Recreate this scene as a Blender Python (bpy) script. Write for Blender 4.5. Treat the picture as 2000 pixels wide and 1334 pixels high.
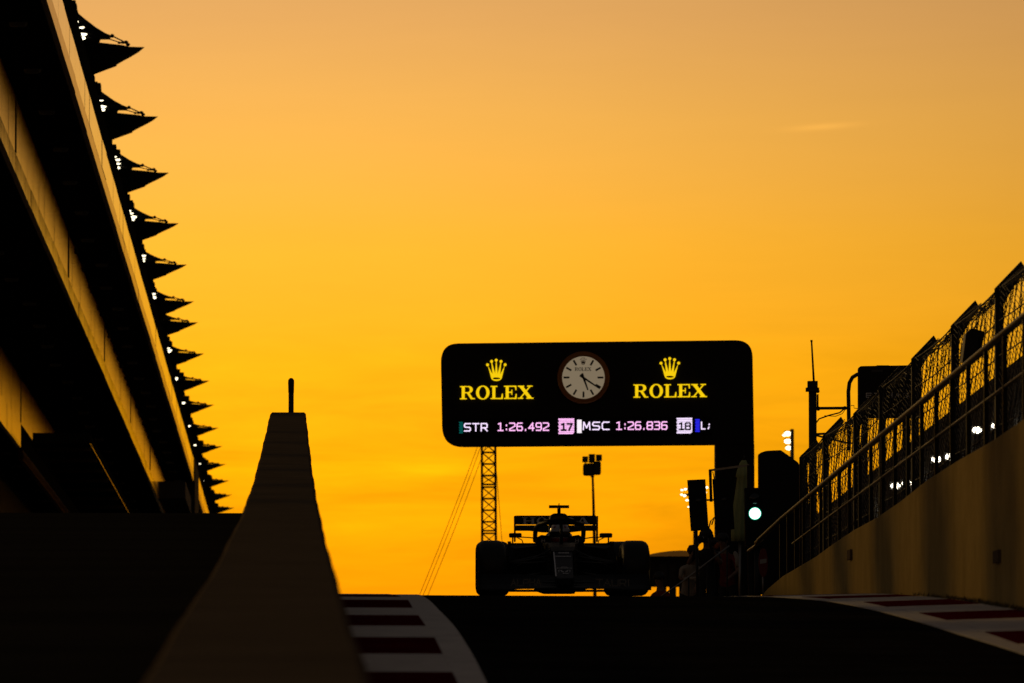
import bpy, bmesh, math, random
from math import sin, cos, pi, radians, atan2, sqrt, hypot
from mathutils import Vector, Matrix, Quaternion
from mathutils.geometry import tessellate_polygon
random.seed(7)
for o in list(bpy.data.objects): bpy.data.objects.remove(o)
SC = bpy.context.scene
COL = SC.collection

# ------------------------------------------------------------------ camera
F = 16667.0                                   # focal length in pixels of the 2000 px wide photograph (300 mm)
VX, VY = 573.0, 1579.0                        # where lines along +Y (the pit building) vanish
PITCH = math.atan((VY - 667.0) / F)
YAW = math.atan((1000.0 - VX) * cos(PITCH) / F)
cam_d = bpy.data.cameras.new('camera'); cam = bpy.data.objects.new('camera', cam_d); COL.objects.link(cam)
cam_d.lens = 300; cam_d.sensor_width = 36; cam_d.clip_start = 0.5; cam_d.clip_end = 20000
cam.rotation_euler = (pi/2 + PITCH, 0, -YAW)
cam_d.dof.use_dof = True; cam_d.dof.focus_distance = 125; cam_d.dof.aperture_fstop = 7.6; cam_d.dof.aperture_blades = 0
SC.camera = cam

# ------------------------------------------------------------------ sky
W = bpy.data.worlds.new('World'); SC.world = W; W.use_nodes = True
nt = W.node_tree; N = nt.nodes; L = nt.links
bg = N['Background']
def wm(op, a, b=None, c=None):
    n = N.new('ShaderNodeMath'); n.operation = op
    for i, v in enumerate((a, b, c)):
        if v is None: continue
        if isinstance(v, (int, float)): n.inputs[i].default_value = v
        else: L.new(v, n.inputs[i])
    return n.outputs[0]
tc = N.new('ShaderNodeTexCoord')
sep = N.new('ShaderNodeSeparateXYZ'); L.new(tc.outputs['Generated'], sep.inputs[0])
EL = wm('MULTIPLY', wm('ARCSINE', sep.outputs['Z']), 57.2958)
AZ = wm('MULTIPLY', wm('ARCTAN2', sep.outputs['X'], sep.outputs['Y']), 57.2958)
fac = wm('SQRT', wm('DIVIDE', wm('MAXIMUM', EL, 0.0), 90.0))
ramp = N.new('ShaderNodeValToRGB'); L.new(fac, ramp.inputs[0])
def lin(c): return tuple(((v/255+0.055)/1.055)**2.4 if v > 10 else v/255/12.92 for v in c)
stops = [(0.0, (0.62, 0.19, 0.001)), (0.8, (0.95, 0.275, 0.0008)), (1.5, (1.05, 0.345, 0.0010)), (2.3, (1.06, 0.41, 0.0018)),
         (3.0, (1.06, 0.445, 0.007)), (3.8, (1.04, 0.475, 0.032)), (4.6, (0.99, 0.485, 0.085)), (5.4, (0.92, 0.465, 0.138)),
         (8.0, (0.80, 0.48, 0.22)), (13., (0.42, 0.29, 0.20)), (22., (0.14, 0.118, 0.103)), (40., (0.068, 0.063, 0.063)), (90., (0.053, 0.051, 0.054))]
cr = ramp.color_ramp
while len(cr.elements) < len(stops): cr.elements.new(0.5)
for e_, (d, c) in zip(cr.elements, stops):
    e_.position = sqrt(d/90.0); e_.color = (c[0], c[1], c[2], 1)
# sunset glow: bright towards the sun's azimuth, falling to dusk on the far side of the sky
da = wm('ADD', AZ, 4.0)
glow = wm('EXPONENT', wm('MULTIPLY', wm('POWER', wm('DIVIDE', wm('ABSOLUTE', da), 52.0), 2.0), -1.0))
low = wm('MINIMUM', wm('DIVIDE', wm('MAXIMUM', EL, 0.0), 30.0), 1.0)        # 0 at the horizon .. 1 overhead
base = wm('ADD', wm('MULTIPLY', low, 0.85), wm('MULTIPLY', wm('SUBTRACT', 1.0, low), 0.12))
azf = wm('ADD', base, wm('MULTIPLY', wm('SUBTRACT', 1.0, base), glow))
d1 = wm('POWER', wm('DIVIDE', wm('ADD', AZ, 1.0), 7.2), 2.0)
d2 = wm('POWER', wm('DIVIDE', wm('ADD', EL, -2.8), 3.8), 2.0)
halo = wm('EXPONENT', wm('MULTIPLY', wm('ADD', d1, d2), -1.0))
hf = wm('ADD', 0.45, wm('MULTIPLY', halo, 0.72))
# thin clouds drawn out along the horizon
vec = N.new('ShaderNodeCombineXYZ'); L.new(wm('MULTIPLY', AZ, 0.55), vec.inputs[0]); L.new(wm('MULTIPLY', EL, 4.2), vec.inputs[1])
nz = N.new('ShaderNodeTexNoise'); nz.inputs['Scale'].default_value = 1.0; nz.inputs['Detail'].default_value = 7; nz.inputs['Roughness'].default_value = 0.6
nz.inputs['Distortion'].default_value = 0.4
L.new(vec.outputs[0], nz.inputs['Vector'])
lowband = wm('EXPONENT', wm('MULTIPLY', wm('POWER', wm('DIVIDE', wm('ADD', EL, -2.0), 0.9), 2.0), -1.0))
cl = wm('MULTIPLY', wm('MULTIPLY', wm('SUBTRACT', nz.outputs['Fac'], 0.5), 0.95), wm('ADD', 0.06, lowband))
def wisp(a0, e0, wa, we, amp, slope):      # a single drawn-out cloud streak
    a_ = wm('ADD', AZ, -a0); e_ = wm('SUBTRACT', wm('ADD', EL, -e0), wm('MULTIPLY', a_, slope))
    g = wm('EXPONENT', wm('MULTIPLY', wm('ADD', wm('POWER', wm('DIVIDE', wm('ABSOLUTE', a_), wa), 2.0), wm('POWER', wm('DIVIDE', wm('ABSOLUTE', e_), we), 2.0)), -1.0))
    return wm('MULTIPLY', wm('MULTIPLY', g, amp), wm('ADD', nz.outputs['Fac'], 0.4))
cl = wm('ADD', cl, wm('ADD', wisp(3.55, 4.57, 0.22, 0.020, 0.17, 0.07), wm('ADD', wisp(0.95, 2.27, 0.38, 0.05, 0.24, 0.03), wisp(2.0, 1.85, 0.6, 0.06, 0.15, 0.04))))
hf2 = wm('MULTIPLY', hf, wm('ADD', 1.0, cl))
mix = N.new('ShaderNodeVectorMath'); mix.operation = 'SCALE'; L.new(ramp.outputs[0], mix.inputs[0]); L.new(wm('MULTIPLY', azf, hf2), mix.inputs['Scale'])
# faint warm grain of the hazy air
L.new(mix.outputs[0], bg.inputs['Color']); bg.inputs['Strength'].default_value = 1.0

# ------------------------------------------------------------------ sun: very low, far to the left of the view
SUN_AZ, SUN_EL = -35.0, 14.0
sd = bpy.data.lights.new('sun', 'SUN'); sun = bpy.data.objects.new('sun', sd); COL.objects.link(sun)
sd.energy = 0.32; sd.color = (1.0, 0.60, 0.17); sd.angle = radians(3.2)
to_sun = Vector((sin(radians(SUN_AZ))*cos(radians(SUN_EL)), cos(radians(SUN_AZ))*cos(radians(SUN_EL)), sin(radians(SUN_EL))))
sun.rotation_euler = (-to_sun).to_track_quat('-Z', 'Y').to_euler()
SC.view_settings.view_transform = 'Standard'; SC.view_settings.look = 'None'
SC.view_settings.exposure = 0; SC.view_settings.gamma = 1; SC.view_settings.use_curve_mapping = False

# ------------------------------------------------------------------ measuring: photo pixel + distance -> point
fw = Vector((sin(YAW)*cos(PITCH), cos(YAW)*cos(PITCH), sin(PITCH)))
rt = Vector((cos(YAW), -sin(YAW), 0)); up = rt.cross(fw)
def P(px, py, D):
    d = fw*F + rt*(px-1000.0) + up*(667.0-py)
    return d*(D/d.y)
def XZ(px, py, D):
    p = P(px, py, D); return p.x, p.z

# ------------------------------------------------------------------ object helpers
def link(name, me, mats, parent=None):
    o = bpy.data.objects.new(name, me); COL.objects.link(o)
    if not isinstance(mats, (list, tuple)): mats = [mats]
    if len(me.materials) == 0:
        for m in mats: me.materials.append(m)
    if parent is not None: o.parent = parent
    return o
def tag(o, label=None, cat=None, group=None, kind=None):
    if label: o['label'] = label
    if cat: o['category'] = cat
    if group: o['group'] = group
    if kind: o['kind'] = kind
    return o
def empty(name, loc=(0, 0, 0), label=None, cat=None, group=None, rot=(0, 0, 0)):
    o = bpy.data.objects.new(name, None); COL.objects.link(o); o.location = loc; o.rotation_euler = rot; o.empty_display_size = 0.2
    return tag(o, label, cat, group)
def copy_tree(o, parent=None):
    c = o.copy(); COL.objects.link(c)
    if parent is not None: c.parent = parent
    for ch in list(o.children): copy_tree(ch, c)
    return c
class MB:
    """collects shapes into one mesh"""
    def __init__(s): s.v = []; s.f = []; s.smooth = []
    def add(s, vs, fs, smooth=False):
        n = len(s.v); s.v += [tuple(v) for v in vs]; s.f += [tuple(i+n for i in f) for f in fs]; s.smooth += [smooth]*len(fs); return s
    def box(s, x0, x1, y0, y1, z0, z1):
        vs = [(x0,y0,z0),(x1,y0,z0),(x1,y1,z0),(x0,y1,z0),(x0,y0,z1),(x1,y0,z1),(x1,y1,z1),(x0,y1,z1)]
        return s.add(vs, [(0,3,2,1),(4,5,6,7),(0,1,5,4),(1,2,6,5),(2,3,7,6),(3,0,4,7)])
    def hexa(s, lo, hi):          # two quads (lists of four points), joined
        return s.add(list(lo)+list(hi), [(3,2,1,0),(4,5,6,7),(0,1,5,4),(1,2,6,5),(2,3,7,6),(3,0,4,7)])
    def tube(s, pts, r, n=8, cap=True, smooth=True):
        pts = [Vector(p) for p in pts]; rs = r if isinstance(r, (list, tuple)) else [r]*len(pts)
        rings = []; u = None
        for i, p in enumerate(pts):
            a = pts[max(i-1, 0)]; b = pts[min(i+1, len(pts)-1)]
            t = (b-a).normalized()
            if u is None: u = t.orthogonal().normalized()
            else:
                u = (u - t*u.dot(t)); u = u.normalized() if u.length > 1e-6 else t.orthogonal().normalized()
            w = t.cross(u)
            rings.append([p + (u*cos(2*pi*k/n) + w*sin(2*pi*k/n))*rs[i] for k in range(n)])
        vs = [q for ring in rings for q in ring]; fs = []
        for i in range(len(pts)-1):
            for k in range(n):
                fs.append((i*n+k, i*n+(k+1) % n, (i+1)*n+(k+1) % n, (i+1)*n+k))
        s.add(vs, fs, smooth)
        if cap: s.add(rings[0], [tuple(reversed(range(n)))]); s.add(rings[-1], [tuple(range(n))])
        return s
    def bar(s, a, b, w, d=None):  # square bar
        a, b = Vector(a), Vector(b); t = (b-a).normalized(); d = d or w
        u = t.cross(Vector((0, 1, 0))); u = u.normalized() if u.length > 1e-4 else Vector((1, 0, 0)); v = t.cross(u)
        q = [u*w/2+v*d/2, -u*w/2+v*d/2, -u*w/2-v*d/2, u*w/2-v*d/2]
        return s.hexa([a+k for k in q], [b+k for k in q])
    def prism(s, poly, y0, y1, holes=()):      # polygon in XZ pulled along Y
        loops = [list(poly)] + [list(h) for h in holes]
        flat = [p for l in loops for p in l]; n = len(flat)
        tris = tessellate_polygon([[Vector((p[0], p[1], 0)) for p in l] for l in loops])
        vs = [(p[0], y0, p[1]) for p in flat] + [(p[0], y1, p[1]) for p in flat]; fs = []
        for t in tris:
            (ax, az), (bx, bz), (cx, cz) = flat[t[0]], flat[t[1]], flat[t[2]]
            if (bx-ax)*(cz-az)-(bz-az)*(cx-ax) < 0: t = (t[0], t[2], t[1])
            fs.append(tuple(t)); fs.append(tuple(i+n for i in reversed(t)))
        k = 0
        for l in loops:
            m = len(l)
            area = sum(l[i][0]*l[(i+1) % m][1]-l[(i+1) % m][0]*l[i][1] for i in range(m))
            flip = (area < 0) == (k == 0)
            for i in range(m):
                j = (i+1) % m
                q = (k+i, k+i+n, k+j+n, k+j)
                fs.append(tuple(reversed(q)) if not flip else q)
            k += m
        return s.add(vs, fs)
    def lathe(s, prof, n=24, axis='z', c=(0, 0, 0), smooth=True):   # profile (radius, height)
        vs = []; fs = []
        for r, h in prof:
            for k in range(n):
                a = 2*pi*k/n; x, y = r*cos(a), r*sin(a)
                p = {'z': (x, y, h), 'x': (h, x, y), 'y': (x, h, y)}[axis]
                vs.append((p[0]+c[0], p[1]+c[1], p[2]+c[2]))
        for i in range(len(prof)-1):
            for k in range(n): fs.append((i*n+k, i*n+(k+1) % n, (i+1)*n+(k+1) % n, (i+1)*n+k))
        return s.add(vs, fs, smooth)
    def ball(s, c, r, n=10, m=6, sc=(1, 1, 1)):
        vs = []; fs = []
        for i in range(m+1):
            t = pi*i/m
            for k in range(n):
                a = 2*pi*k/n; vs.append((c[0]+r*sc[0]*sin(t)*cos(a), c[1]+r*sc[1]*sin(t)*sin(a), c[2]+r*sc[2]*cos(t)))
        for i in range(m):
            for k in range(n): fs.append((i*n+k, (i+1)*n+k, (i+1)*n+(k+1) % n, i*n+(k+1) % n))
        return s.add(vs, fs, True)
    def loft(s, rings, cap=True, smooth=False):
        n = len(rings[0]); vs = [p for r in rings for p in r]; fs = []
        for i in range(len(rings)-1):
            for k in range(n): fs.append((i*n+k, i*n+(k+1) % n, (i+1)*n+(k+1) % n, (i+1)*n+k))
        s.add(vs, fs, smooth)
        if cap: s.add(rings[0], [tuple(reversed(range(n)))]); s.add(rings[-1], [tuple(range(n))])
        return s
    def mesh(s, name):
        me = bpy.data.meshes.new(name); me.from_pydata(s.v, [], s.f)
        me.polygons.foreach_set('use_smooth', s.smooth); 
        bm = bmesh.new(); bm.from_mesh(me); bmesh.ops.remove_doubles(bm, verts=bm.verts, dist=1e-5)
        bmesh.ops.recalc_face_normals(bm, faces=bm.faces); bm.to_mesh(me); bm.free(); me.update(); return me
    def obj(s, name, mats, parent=None): return link(name, s.mesh(name), mats, parent)
    def raw(s, name, mats, parent=None):
        me = bpy.data.meshes.new(name); me.from_pydata(s.v, [], s.f); me.polygons.foreach_set('use_smooth', s.smooth); me.update(); return link(name, me, mats, parent)

# ------------------------------------------------------------------ materials
def mat(name, col, rough=0.6, metal=0.0, emit=None, es=1.0, var=0.0, vs=3.0, bump=0.0, bs=40.0, stretch=None, coat=0.0, spec=0.5):
    m = bpy.data.materials.new(name); m.use_nodes = True; t = m.node_tree; b = t.nodes['Principled BSDF']
    b.inputs['Base Color'].default_value = (*col, 1); b.inputs['Roughness'].default_value = rough; b.inputs['Metallic'].default_value = metal
    b.inputs['Specular IOR Level'].default_value = spec
    if coat: b.inputs['Coat Weight'].default_value = coat; b.inputs['Coat Roughness'].default_value = 0.1
    if emit: b.inputs['Emission Color'].default_value = (*emit, 1); b.inputs['Emission Strength'].default_value = es
    g = t.nodes.new('ShaderNodeTexCoord'); src = g.outputs['Object']
    if stretch:
        mp = t.nodes.new('ShaderNodeMapping'); mp.inputs['Scale'].default_value = stretch; t.links.new(src, mp.inputs[0]); src = mp.outputs[0]
    if var:
        n = t.nodes.new('ShaderNodeTexNoise'); n.inputs['Scale'].default_value = vs; n.inputs['Detail'].default_value = 6; n.inputs['Roughness'].default_value = 0.65
        t.links.new(src, n.inputs['Vector'])
        r = t.nodes.new('ShaderNodeValToRGB'); r.color_ramp.elements[0].position = 0.3; r.color_ramp.elements[1].position = 0.7
        r.color_ramp.elements[0].color = (*[c*(1-var) for c in col], 1); r.color_ramp.elements[1].color = (*[min(1, c*(1+var)) for c in col], 1)
        t.links.new(n.outputs['Fac'], r.inputs[0]); t.links.new(r.outputs[0], b.inputs['Base Color'])
        mr = t.nodes.new('ShaderNodeMapRange'); mr.inputs['To Min'].default_value = max(0.03, rough-0.08); mr.inputs['To Max'].default_value = min(1, rough+0.08)
        t.links.new(n.outputs['Fac'], mr.inputs['Value']); t.links.new(mr.outputs[0], b.inputs['Roughness'])
    if bump:
        n2 = t.nodes.new('ShaderNodeTexNoise'); n2.inputs['Scale'].default_value = bs; n2.inputs['Detail'].default_value = 5
        t.links.new(src, n2.inputs['Vector'])
        bp = t.nodes.new('ShaderNodeBump'); bp.inputs['Strength'].default_value = bump; bp.inputs['Distance'].default_value = 0.02
        t.links.new(n2.outputs['Fac'], bp.inputs['Height']); t.links.new(bp.outputs[0], b.inputs['Normal'])
    return m
M = dict(
    asphalt=mat('asphalt', (0.020, 0.018, 0.016), 0.95, var=0.5, vs=0.9, bump=0.5, bs=60, spec=0.0),
    asphalt2=mat('old asphalt', (0.032, 0.027, 0.021), 0.95, var=0.3, vs=0.5, bump=0.5, bs=30, spec=0.0, stretch=(0.4, 1, 1)),
    ground=mat('paved ground', (0.07, 0.065, 0.06), 0.95, var=0.3, vs=0.3, spec=0.1),
    concrete=mat('weathered concrete', (0.15, 0.112, 0.074), 0.95, var=0.2, vs=1.6, bump=0.5, bs=9, spec=0.0),
    render=mat('cream rendered wall', (0.45, 0.325, 0.125), 0.92, var=0.16, vs=1.3, bump=0.35, bs=22, spec=0.0),
    kerb_red=mat('red kerb paint', (0.10, 0.003, 0.005), 0.9, var=0.35, vs=2.5, bump=0.3, bs=30, spec=0.0),
    kerb_white=mat('worn white kerb paint', (0.80, 0.75, 0.70), 0.9, var=0.2, vs=3.5, bump=0.3, bs=30, spec=0.03),
    black=mat('matt black paint', (0.012, 0.012, 0.013), 0.7, spec=0.2),
    black_metal=mat('black painted steel', (0.02, 0.02, 0.021), 0.5, 0.0, var=0.3, vs=4, spec=0.3),
    steel=mat('galvanised steel', (0.34, 0.32, 0.30), 0.42, 0.85, var=0.2, vs=8),
    wire=mat('dark fence wire', (0.05, 0.045, 0.04), 0.6, 0.5),
    clad=mat('brushed cladding panel', (0.97, 0.92, 0.82), 0.13, 1.0, var=0.10, vs=0.8, stretch=(1, 1.6, 0.25)),
    clad_dark=mat('bronze cladding panel', (0.93, 0.78, 0.50), 0.21, 1.0, var=0.14, vs=0.8, stretch=(1, 1.6, 0.25)),
    clad_strip=mat('polished cladding strip', (0.95, 0.82, 0.50), 0.12, 1.0, var=0.08, vs=0.6, stretch=(1, 0.5, 0.3)),
    clad_rim=mat('bronze edge strip', (0.70, 0.54, 0.34), 0.22, 1.0, var=0.12, vs=0.6),
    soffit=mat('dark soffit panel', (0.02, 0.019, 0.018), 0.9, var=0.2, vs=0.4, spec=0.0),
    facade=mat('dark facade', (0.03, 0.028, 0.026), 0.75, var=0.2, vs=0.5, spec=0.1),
    fabric=mat('stretched sail fabric', (0.075, 0.07, 0.066), 0.85, var=0.15, vs=0.8, spec=0.1),
    lens=mat('unlit downlight glass', (0.30, 0.29, 0.27), 0.4, 0.4),
    lamp=mat('lit lamp', (0.9, 0.85, 0.75), 0.4, emit=(1.0, 0.88, 0.60), es=3.4),
    lamp_bright=mat('bright lit lamp', (0.9, 0.85, 0.75), 0.4, emit=(1.0, 0.88, 0.66), es=9.0),
    yellow=mat('lit yellow sign letter', (0.8, 0.6, 0.02), 0.5, emit=(1.0, 0.655, 0.004), es=0.92),
    led_pink=mat('led pink', (0.3, 0.2, 0.3), 0.5, emit=(1.0, 0.50, 0.90), es=1.15),
    led_lilac=mat('led lilac', (0.3, 0.25, 0.3), 0.5, emit=(0.90, 0.74, 1.0), es=1.15),
    led_white=mat('led white', (0.4, 0.4, 0.4), 0.5, emit=(1.0, 0.90, 0.97), es=1.0),
    led_green=mat('led dark green', (0.0, 0.05, 0.04), 0.5, emit=(0.0, 0.085, 0.075), es=1.0),
    led_blue=mat('led blue', (0.0, 0.0, 0.2), 0.5, emit=(0.02, 0.02, 0.85), es=1.0),
    screen=mat('black led screen', (0.006, 0.006, 0.006), 0.6, spec=0.1),
    dial=mat('backlit clock dial', (0.5, 0.45, 0.36), 0.6, emit=(0.30, 0.235, 0.15), es=0.62),
    bezel=mat('fluted gold bezel', (0.34, 0.16, 0.06), 0.35, 0.8),
    hand=mat('black clock hand', (0.012, 0.012, 0.014), 0.5),
    dialmark=mat('dark gold dial emblem', (0.16, 0.10, 0.04), 0.5),
    green=mat('lit green lens', (0.2, 0.9, 0.7), 0.3, emit=(0.50, 1.0, 0.80), es=3.2),
    green_ring=mat('green lens rim', (0.0, 0.3, 0.2), 0.3, emit=(0.0, 0.30, 0.17), es=1.0),
    umbrella=mat('folded umbrella cloth', (0.40, 0.46, 0.20), 0.85, var=0.12, vs=6),
    carbon=mat('bare carbon fibre', (0.006, 0.006, 0.007), 0.5, spec=0.07, var=0.3, vs=30),
    navy=mat('dark navy car paint', (0.007, 0.010, 0.018), 0.5, spec=0.10),
    carwhite=mat('white car paint', (0.80, 0.79, 0.80), 0.4, spec=0.3),
    rubber=mat('tyre rubber', (0.010, 0.010, 0.010), 0.5, var=0.3, vs=20, bump=0.15, bs=60, spec=0.35),
    railsteel=mat('dark painted railing', (0.010, 0.009, 0.008), 0.42, spec=0.2),
    rim=mat('dark alloy rim', (0.06, 0.06, 0.06), 0.35, 0.8),
    redstripe=mat('red tyre marking', (0.35, 0.02, 0.02), 0.6),
    helmet=mat('white race helmet', (0.45, 0.44, 0.45), 0.3, coat=0.5),
    helmet_red=mat('red helmet trim', (0.30, 0.02, 0.025), 0.3, coat=0.5),
    visor=mat('dark visor', (0.01, 0.01, 0.012), 0.15, spec=0.6),
    skin=mat('skin', (0.22, 0.13, 0.09), 0.6), hair=mat('dark hair', (0.015, 0.012, 0.01), 0.7),
    shirt=mat('off white shirt', (0.34, 0.30, 0.25), 0.85, var=0.15, vs=12), redshirt=mat('red and dark overalls', (0.17, 0.015, 0.02), 0.8, var=0.4, vs=9),
    trousers=mat('dark trousers', (0.02, 0.02, 0.024), 0.85), cap=mat('black cap', (0.015, 0.015, 0.017), 0.7),
    dimgrey=mat('grey wing lettering', (0.20, 0.20, 0.20), 0.6),
    orange=mat('orange plastic', (0.55, 0.14, 0.02), 0.5),
    signred=mat('dark red sign face', (0.20, 0.012, 0.015), 0.5), signwhite=mat('white sign print', (0.5, 0.48, 0.46), 0.6),
    silver=mat('silver lettering', (0.55, 0.54, 0.54), 0.5),
    banner=mat('banner cloth', (0.05, 0.05, 0.055), 0.85, var=0.2, vs=2),
    weeds=mat('dry weeds', (0.10, 0.085, 0.04), 0.9),
)

# ================================================================== GROUND
H0, ZC = 2.0, 97.0
GB = H0/ZC**2; GA = 0.02502 + 2*H0/ZC
def road_h(z): return -H0 + GA*z - GB*z*z if z < GA/(2*GB) else -H0 + GA*GA/(4*GB)
PLAT = road_h(1e3)
LA, LB, LH = 0.03456+2*1.6/105, 1.6/105**2, 1.6
def left_h(z): z = min(z, 140.0); return -LH + LA*z - LB*z*z
def G(px, py):                      # pixel -> (X, z) on the ramp in front of its crest
    t = (VY-py)/F; lo, hi = 15.0, ZC
    for _ in range(50):
        m = (lo+hi)/2
        if road_h(m)/m < t: lo = m
        else: hi = m
    return (px-VX)/F*lo, lo
def wall_x(z): return 4.90 + 0.0165*z
WALL_TOP = 3.25
WALL_R = 0.20; WALL_L = -0.40       # the two faces of the dividing wall
def sheet(name, zs, xl, xr, hf, m, drop=0.0, nx=1):
    b = MB(); vs = []; fs = []
    for z in zs:
        a, c = xl(z), xr(z)
        for i in range(nx+1):
            x = a+(c-a)*i/nx; vs.append((x, z, hf(z)-0.004*max(x, 0)+drop))
    for j in range(len(zs)-1):
        for i in range(nx):
            k = j*(nx+1)+i; fs.append((k, k+1, k+nx+2, k+nx+1))
    b.add(vs, fs, True); o = b.raw(name, m); tag(o, kind='structure'); return o
zs = [-40+2*i for i in range(98)] + [160]
sheet('pit_exit_road', zs, lambda z: -0.1, lambda z: wall_x(z)+0.1, road_h, M['asphalt'], nx=4)
sheet('upper_road', [-40+2*i for i in range(91)], lambda z: -70, lambda z: -0.15, left_h, M['asphalt2'], nx=6)
b = MB(); b.add([(-3000, 139.5, left_h(140)-0.02), (-0.12, 139.5, left_h(140)-0.02), (-0.12, 9000, left_h(140)-0.02), (-3000, 9000, left_h(140)-0.02)], [(0, 1, 2, 3)])
tag(b.raw('pit_lane_ground', M['ground']), kind='structure')
b = MB(); b.add([(-0.1, 159.5, PLAT-0.05), (3000, 159.5, PLAT-0.05), (3000, 9000, PLAT-0.05), (-0.1, 9000, PLAT-0.05)], [(0, 1, 2, 3)])
tag(b.raw('plateau_ground', M['ground']), kind='structure')
b = MB(); b.add([(wall_x(-40)+.28, -40, 3.2), (400, -40, 3.2), (400, 160.5, 3.2), (wall_x(160.5)+.28, 160.5, 3.2)], [(0, 1, 2, 3)])
tag(b.raw('terrace_ground', M['ground']), kind='structure')

# kerbs: blocks laid one after another, each a piece of its own
def interp(tab, z):
    if z <= tab[0][0]: i = 0
    elif z >= tab[-1][0]: i = len(tab)-2
    else: i = max(k for k in range(len(tab)-1) if tab[k][0] <= z)
    (a, u), (c, v) = tab[i], tab[i+1]
    return u+(v-u)*(z-a)/(c-a)
def table(pts): return sorted((z, x) for x, z in (G(*p) for p in pts))
inL = table([(784, 1168), (797, 1174), (806, 1189.6), (817, 1204), (832, 1225), (849, 1247.5), (865, 1280), (884, 1316)])
outL = table([(818, 1162.6), (830, 1168), (856, 1192), (889.5, 1227.6), (923, 1280), (946.6, 1327)])
inR = table([(1641, 1169), (1687, 1173.4), (1735, 1183), (1795, 1194.5), (1853, 1209), (1924, 1231.5)])
outR = table([(1563, 1166), (1622, 1171.5), (1730, 1193), (1865, 1232), (2000, 1273)])
inR = [(z, max(x, interp(outR, z)+0.12)) for z, x in inR]
def slab(b, xa, xb, z0, z1, top=0.012, n=3, rise=0.0):
    for i in range(n):
        a, c = z0+(z1-z0)*i/n, z0+(z1-z0)*(i+1)/n
        def q(z): return [(xa(z), z), (xb(z), z)]
        (x0, y0), (x1, y1) = q(a); (x2, y2), (x3, y3) = q(c)
        zz = lambda x, y, d: road_h(y)-0.004*max(x, 0)+d
        b.hexa([(x0, y0, zz(x0, y0, -.05)), (x1, y1, zz(x1, y1, -.05)), (x3, y3, zz(x3, y3, -.05)), (x2, y2, zz(x2, y2, -.05))],
               [(x0, y0, zz(x0, y0, top)), (x1, y1, zz(x1, y1, top+rise)), (x3, y3, zz(x3, y3, top+rise)), (x2, y2, zz(x2, y2, top))])
kl = tag(empty('kerb', (0, 0, 0)), kind='structure', label='red and white striped kerb along the foot of the dividing wall')
kr = tag(empty('kerb', (0, 0, 0)), kind='structure', label='red and white striped kerb along the foot of the cream retaining wall')
bL = [20, 24.5, 29, 33, 37.5, 41.8, 46, 50.3, 54.4, 59.2, 63.4, 68.5, 73.1, 80.5, 85, 90, 95, 100, 105, 110, 115]
for i in range(len(bL)-1):
    b = MB(); slab(b, lambda z: WALL_R+0.01, lambda z: interp(inL, z)-0.004, bL[i]+0.01, bL[i+1]-0.01)
    b.obj('kerb_block', M['kerb_red'] if i % 2 == 0 else M['kerb_white'], kl)
b = MB(); slab(b, lambda z: interp(inL, z), lambda z: interp(outL, z), 20, 115, top=0.008, n=40); b.obj('edge_line', M['kerb_white'], kl)
bR = [36, 40.5, 45, 49.5, 54, 58, 62.1, 67.2, 71.4, 75.8, 80.9, 85.5, 90, 95, 100, 105, 110]
for i in range(len(bR)-1):
    b = MB(); slab(b, lambda z: interp(inR, z)+0.004, lambda z: wall_x(z)-0.02, bR[i]+0.01, bR[i+1]-0.01, rise=0.03)
    b.obj('kerb_block', M['kerb_white'] if i % 2 == 0 else M['kerb_red'], kr)
b = MB(); slab(b, lambda z: interp(outR, z), lambda z: interp(inR, z), 36, 110, top=0.008, n=40); b.obj('edge_line', M['kerb_white'], kr)

# ================================================================== DIVIDING WALL (seen end on, along its coping)
wt = [(5, -0.55), (12, -0.12), (21.5, .316), (30, .68), (38.5, 1.04), (46, 1.37), (54, 1.74), (65, 2.26), (80, 3.02), (90, 3.56), (100, 4.13), (120, 5.28), (135, 6.16), (144, 6.68)]
wall = empty('dividing_wall', (-0.1, 70, 2.4), 'long weathered concrete wall rising away from the camera, seen along its top', 'wall')
def wall_h(z):
    k = max(i for i in range(len(wt)-1) if wt[i][0] <= z) if z > wt[0][0] else 0
    (x0, y0), (x1, y1) = wt[k], wt[k+1]
    sl = lambda i: (wt[min(i+1, len(wt)-1)][1]-wt[max(i-1, 0)][1])/(wt[min(i+1, len(wt)-1)][0]-wt[max(i-1, 0)][0])
    h = x1-x0; t = (z-x0)/h; m0, m1 = sl(k)*h, sl(k+1)*h
    return (2*t**3-3*t*t+1)*y0+(t**3-2*t*t+t)*m0+(-2*t**3+3*t*t)*y1+(t**3-t*t)*m1
wrnd = random.Random(4)
def wall_seg(z0, z1, inset=0.0):
    b = MB(); ch = 0.03; rings = []; n = max(2, int((z1-z0)/0.8))
    for i in range(n+1):
        z = z0+(z1-z0)*i/n; h = wall_h(z); lo = min(road_h(z), left_h(z))-0.4
        wob = wrnd.uniform(-.0012, .0012)+.003*sin(z*.31+1)+.002*sin(z*.83)
        l, r = WALL_L+wob+inset, WALL_R+wob-inset
        rings.append([(l-.1, z-70, lo-2.4), (r-.0+.1, z-70, lo-2.4), (r+.1, z-70, h-ch-inset-2.4), (r-ch+.1, z-70, h-inset-2.4), (l+ch+.1, z-70, h-inset-2.4), (l+.1, z-70, h-ch-inset-2.4)])
    for r_ in rings: r_[0] = (r_[5][0], r_[0][1], r_[0][2])
    b.loft(rings); return b
joints = [5, 24, 43, 62, 79.5, 96, 112, 128, 144]
for i in range(len(joints)-1): wall_seg(joints[i]+0.03, joints[i+1]-0.03).obj('wall_block', M['concrete'], wall)
for j in joints[1:-1]: wall_seg(j-0.03, j+0.03, 0.02).obj('joint_filler', M['black'], wall)
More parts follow.
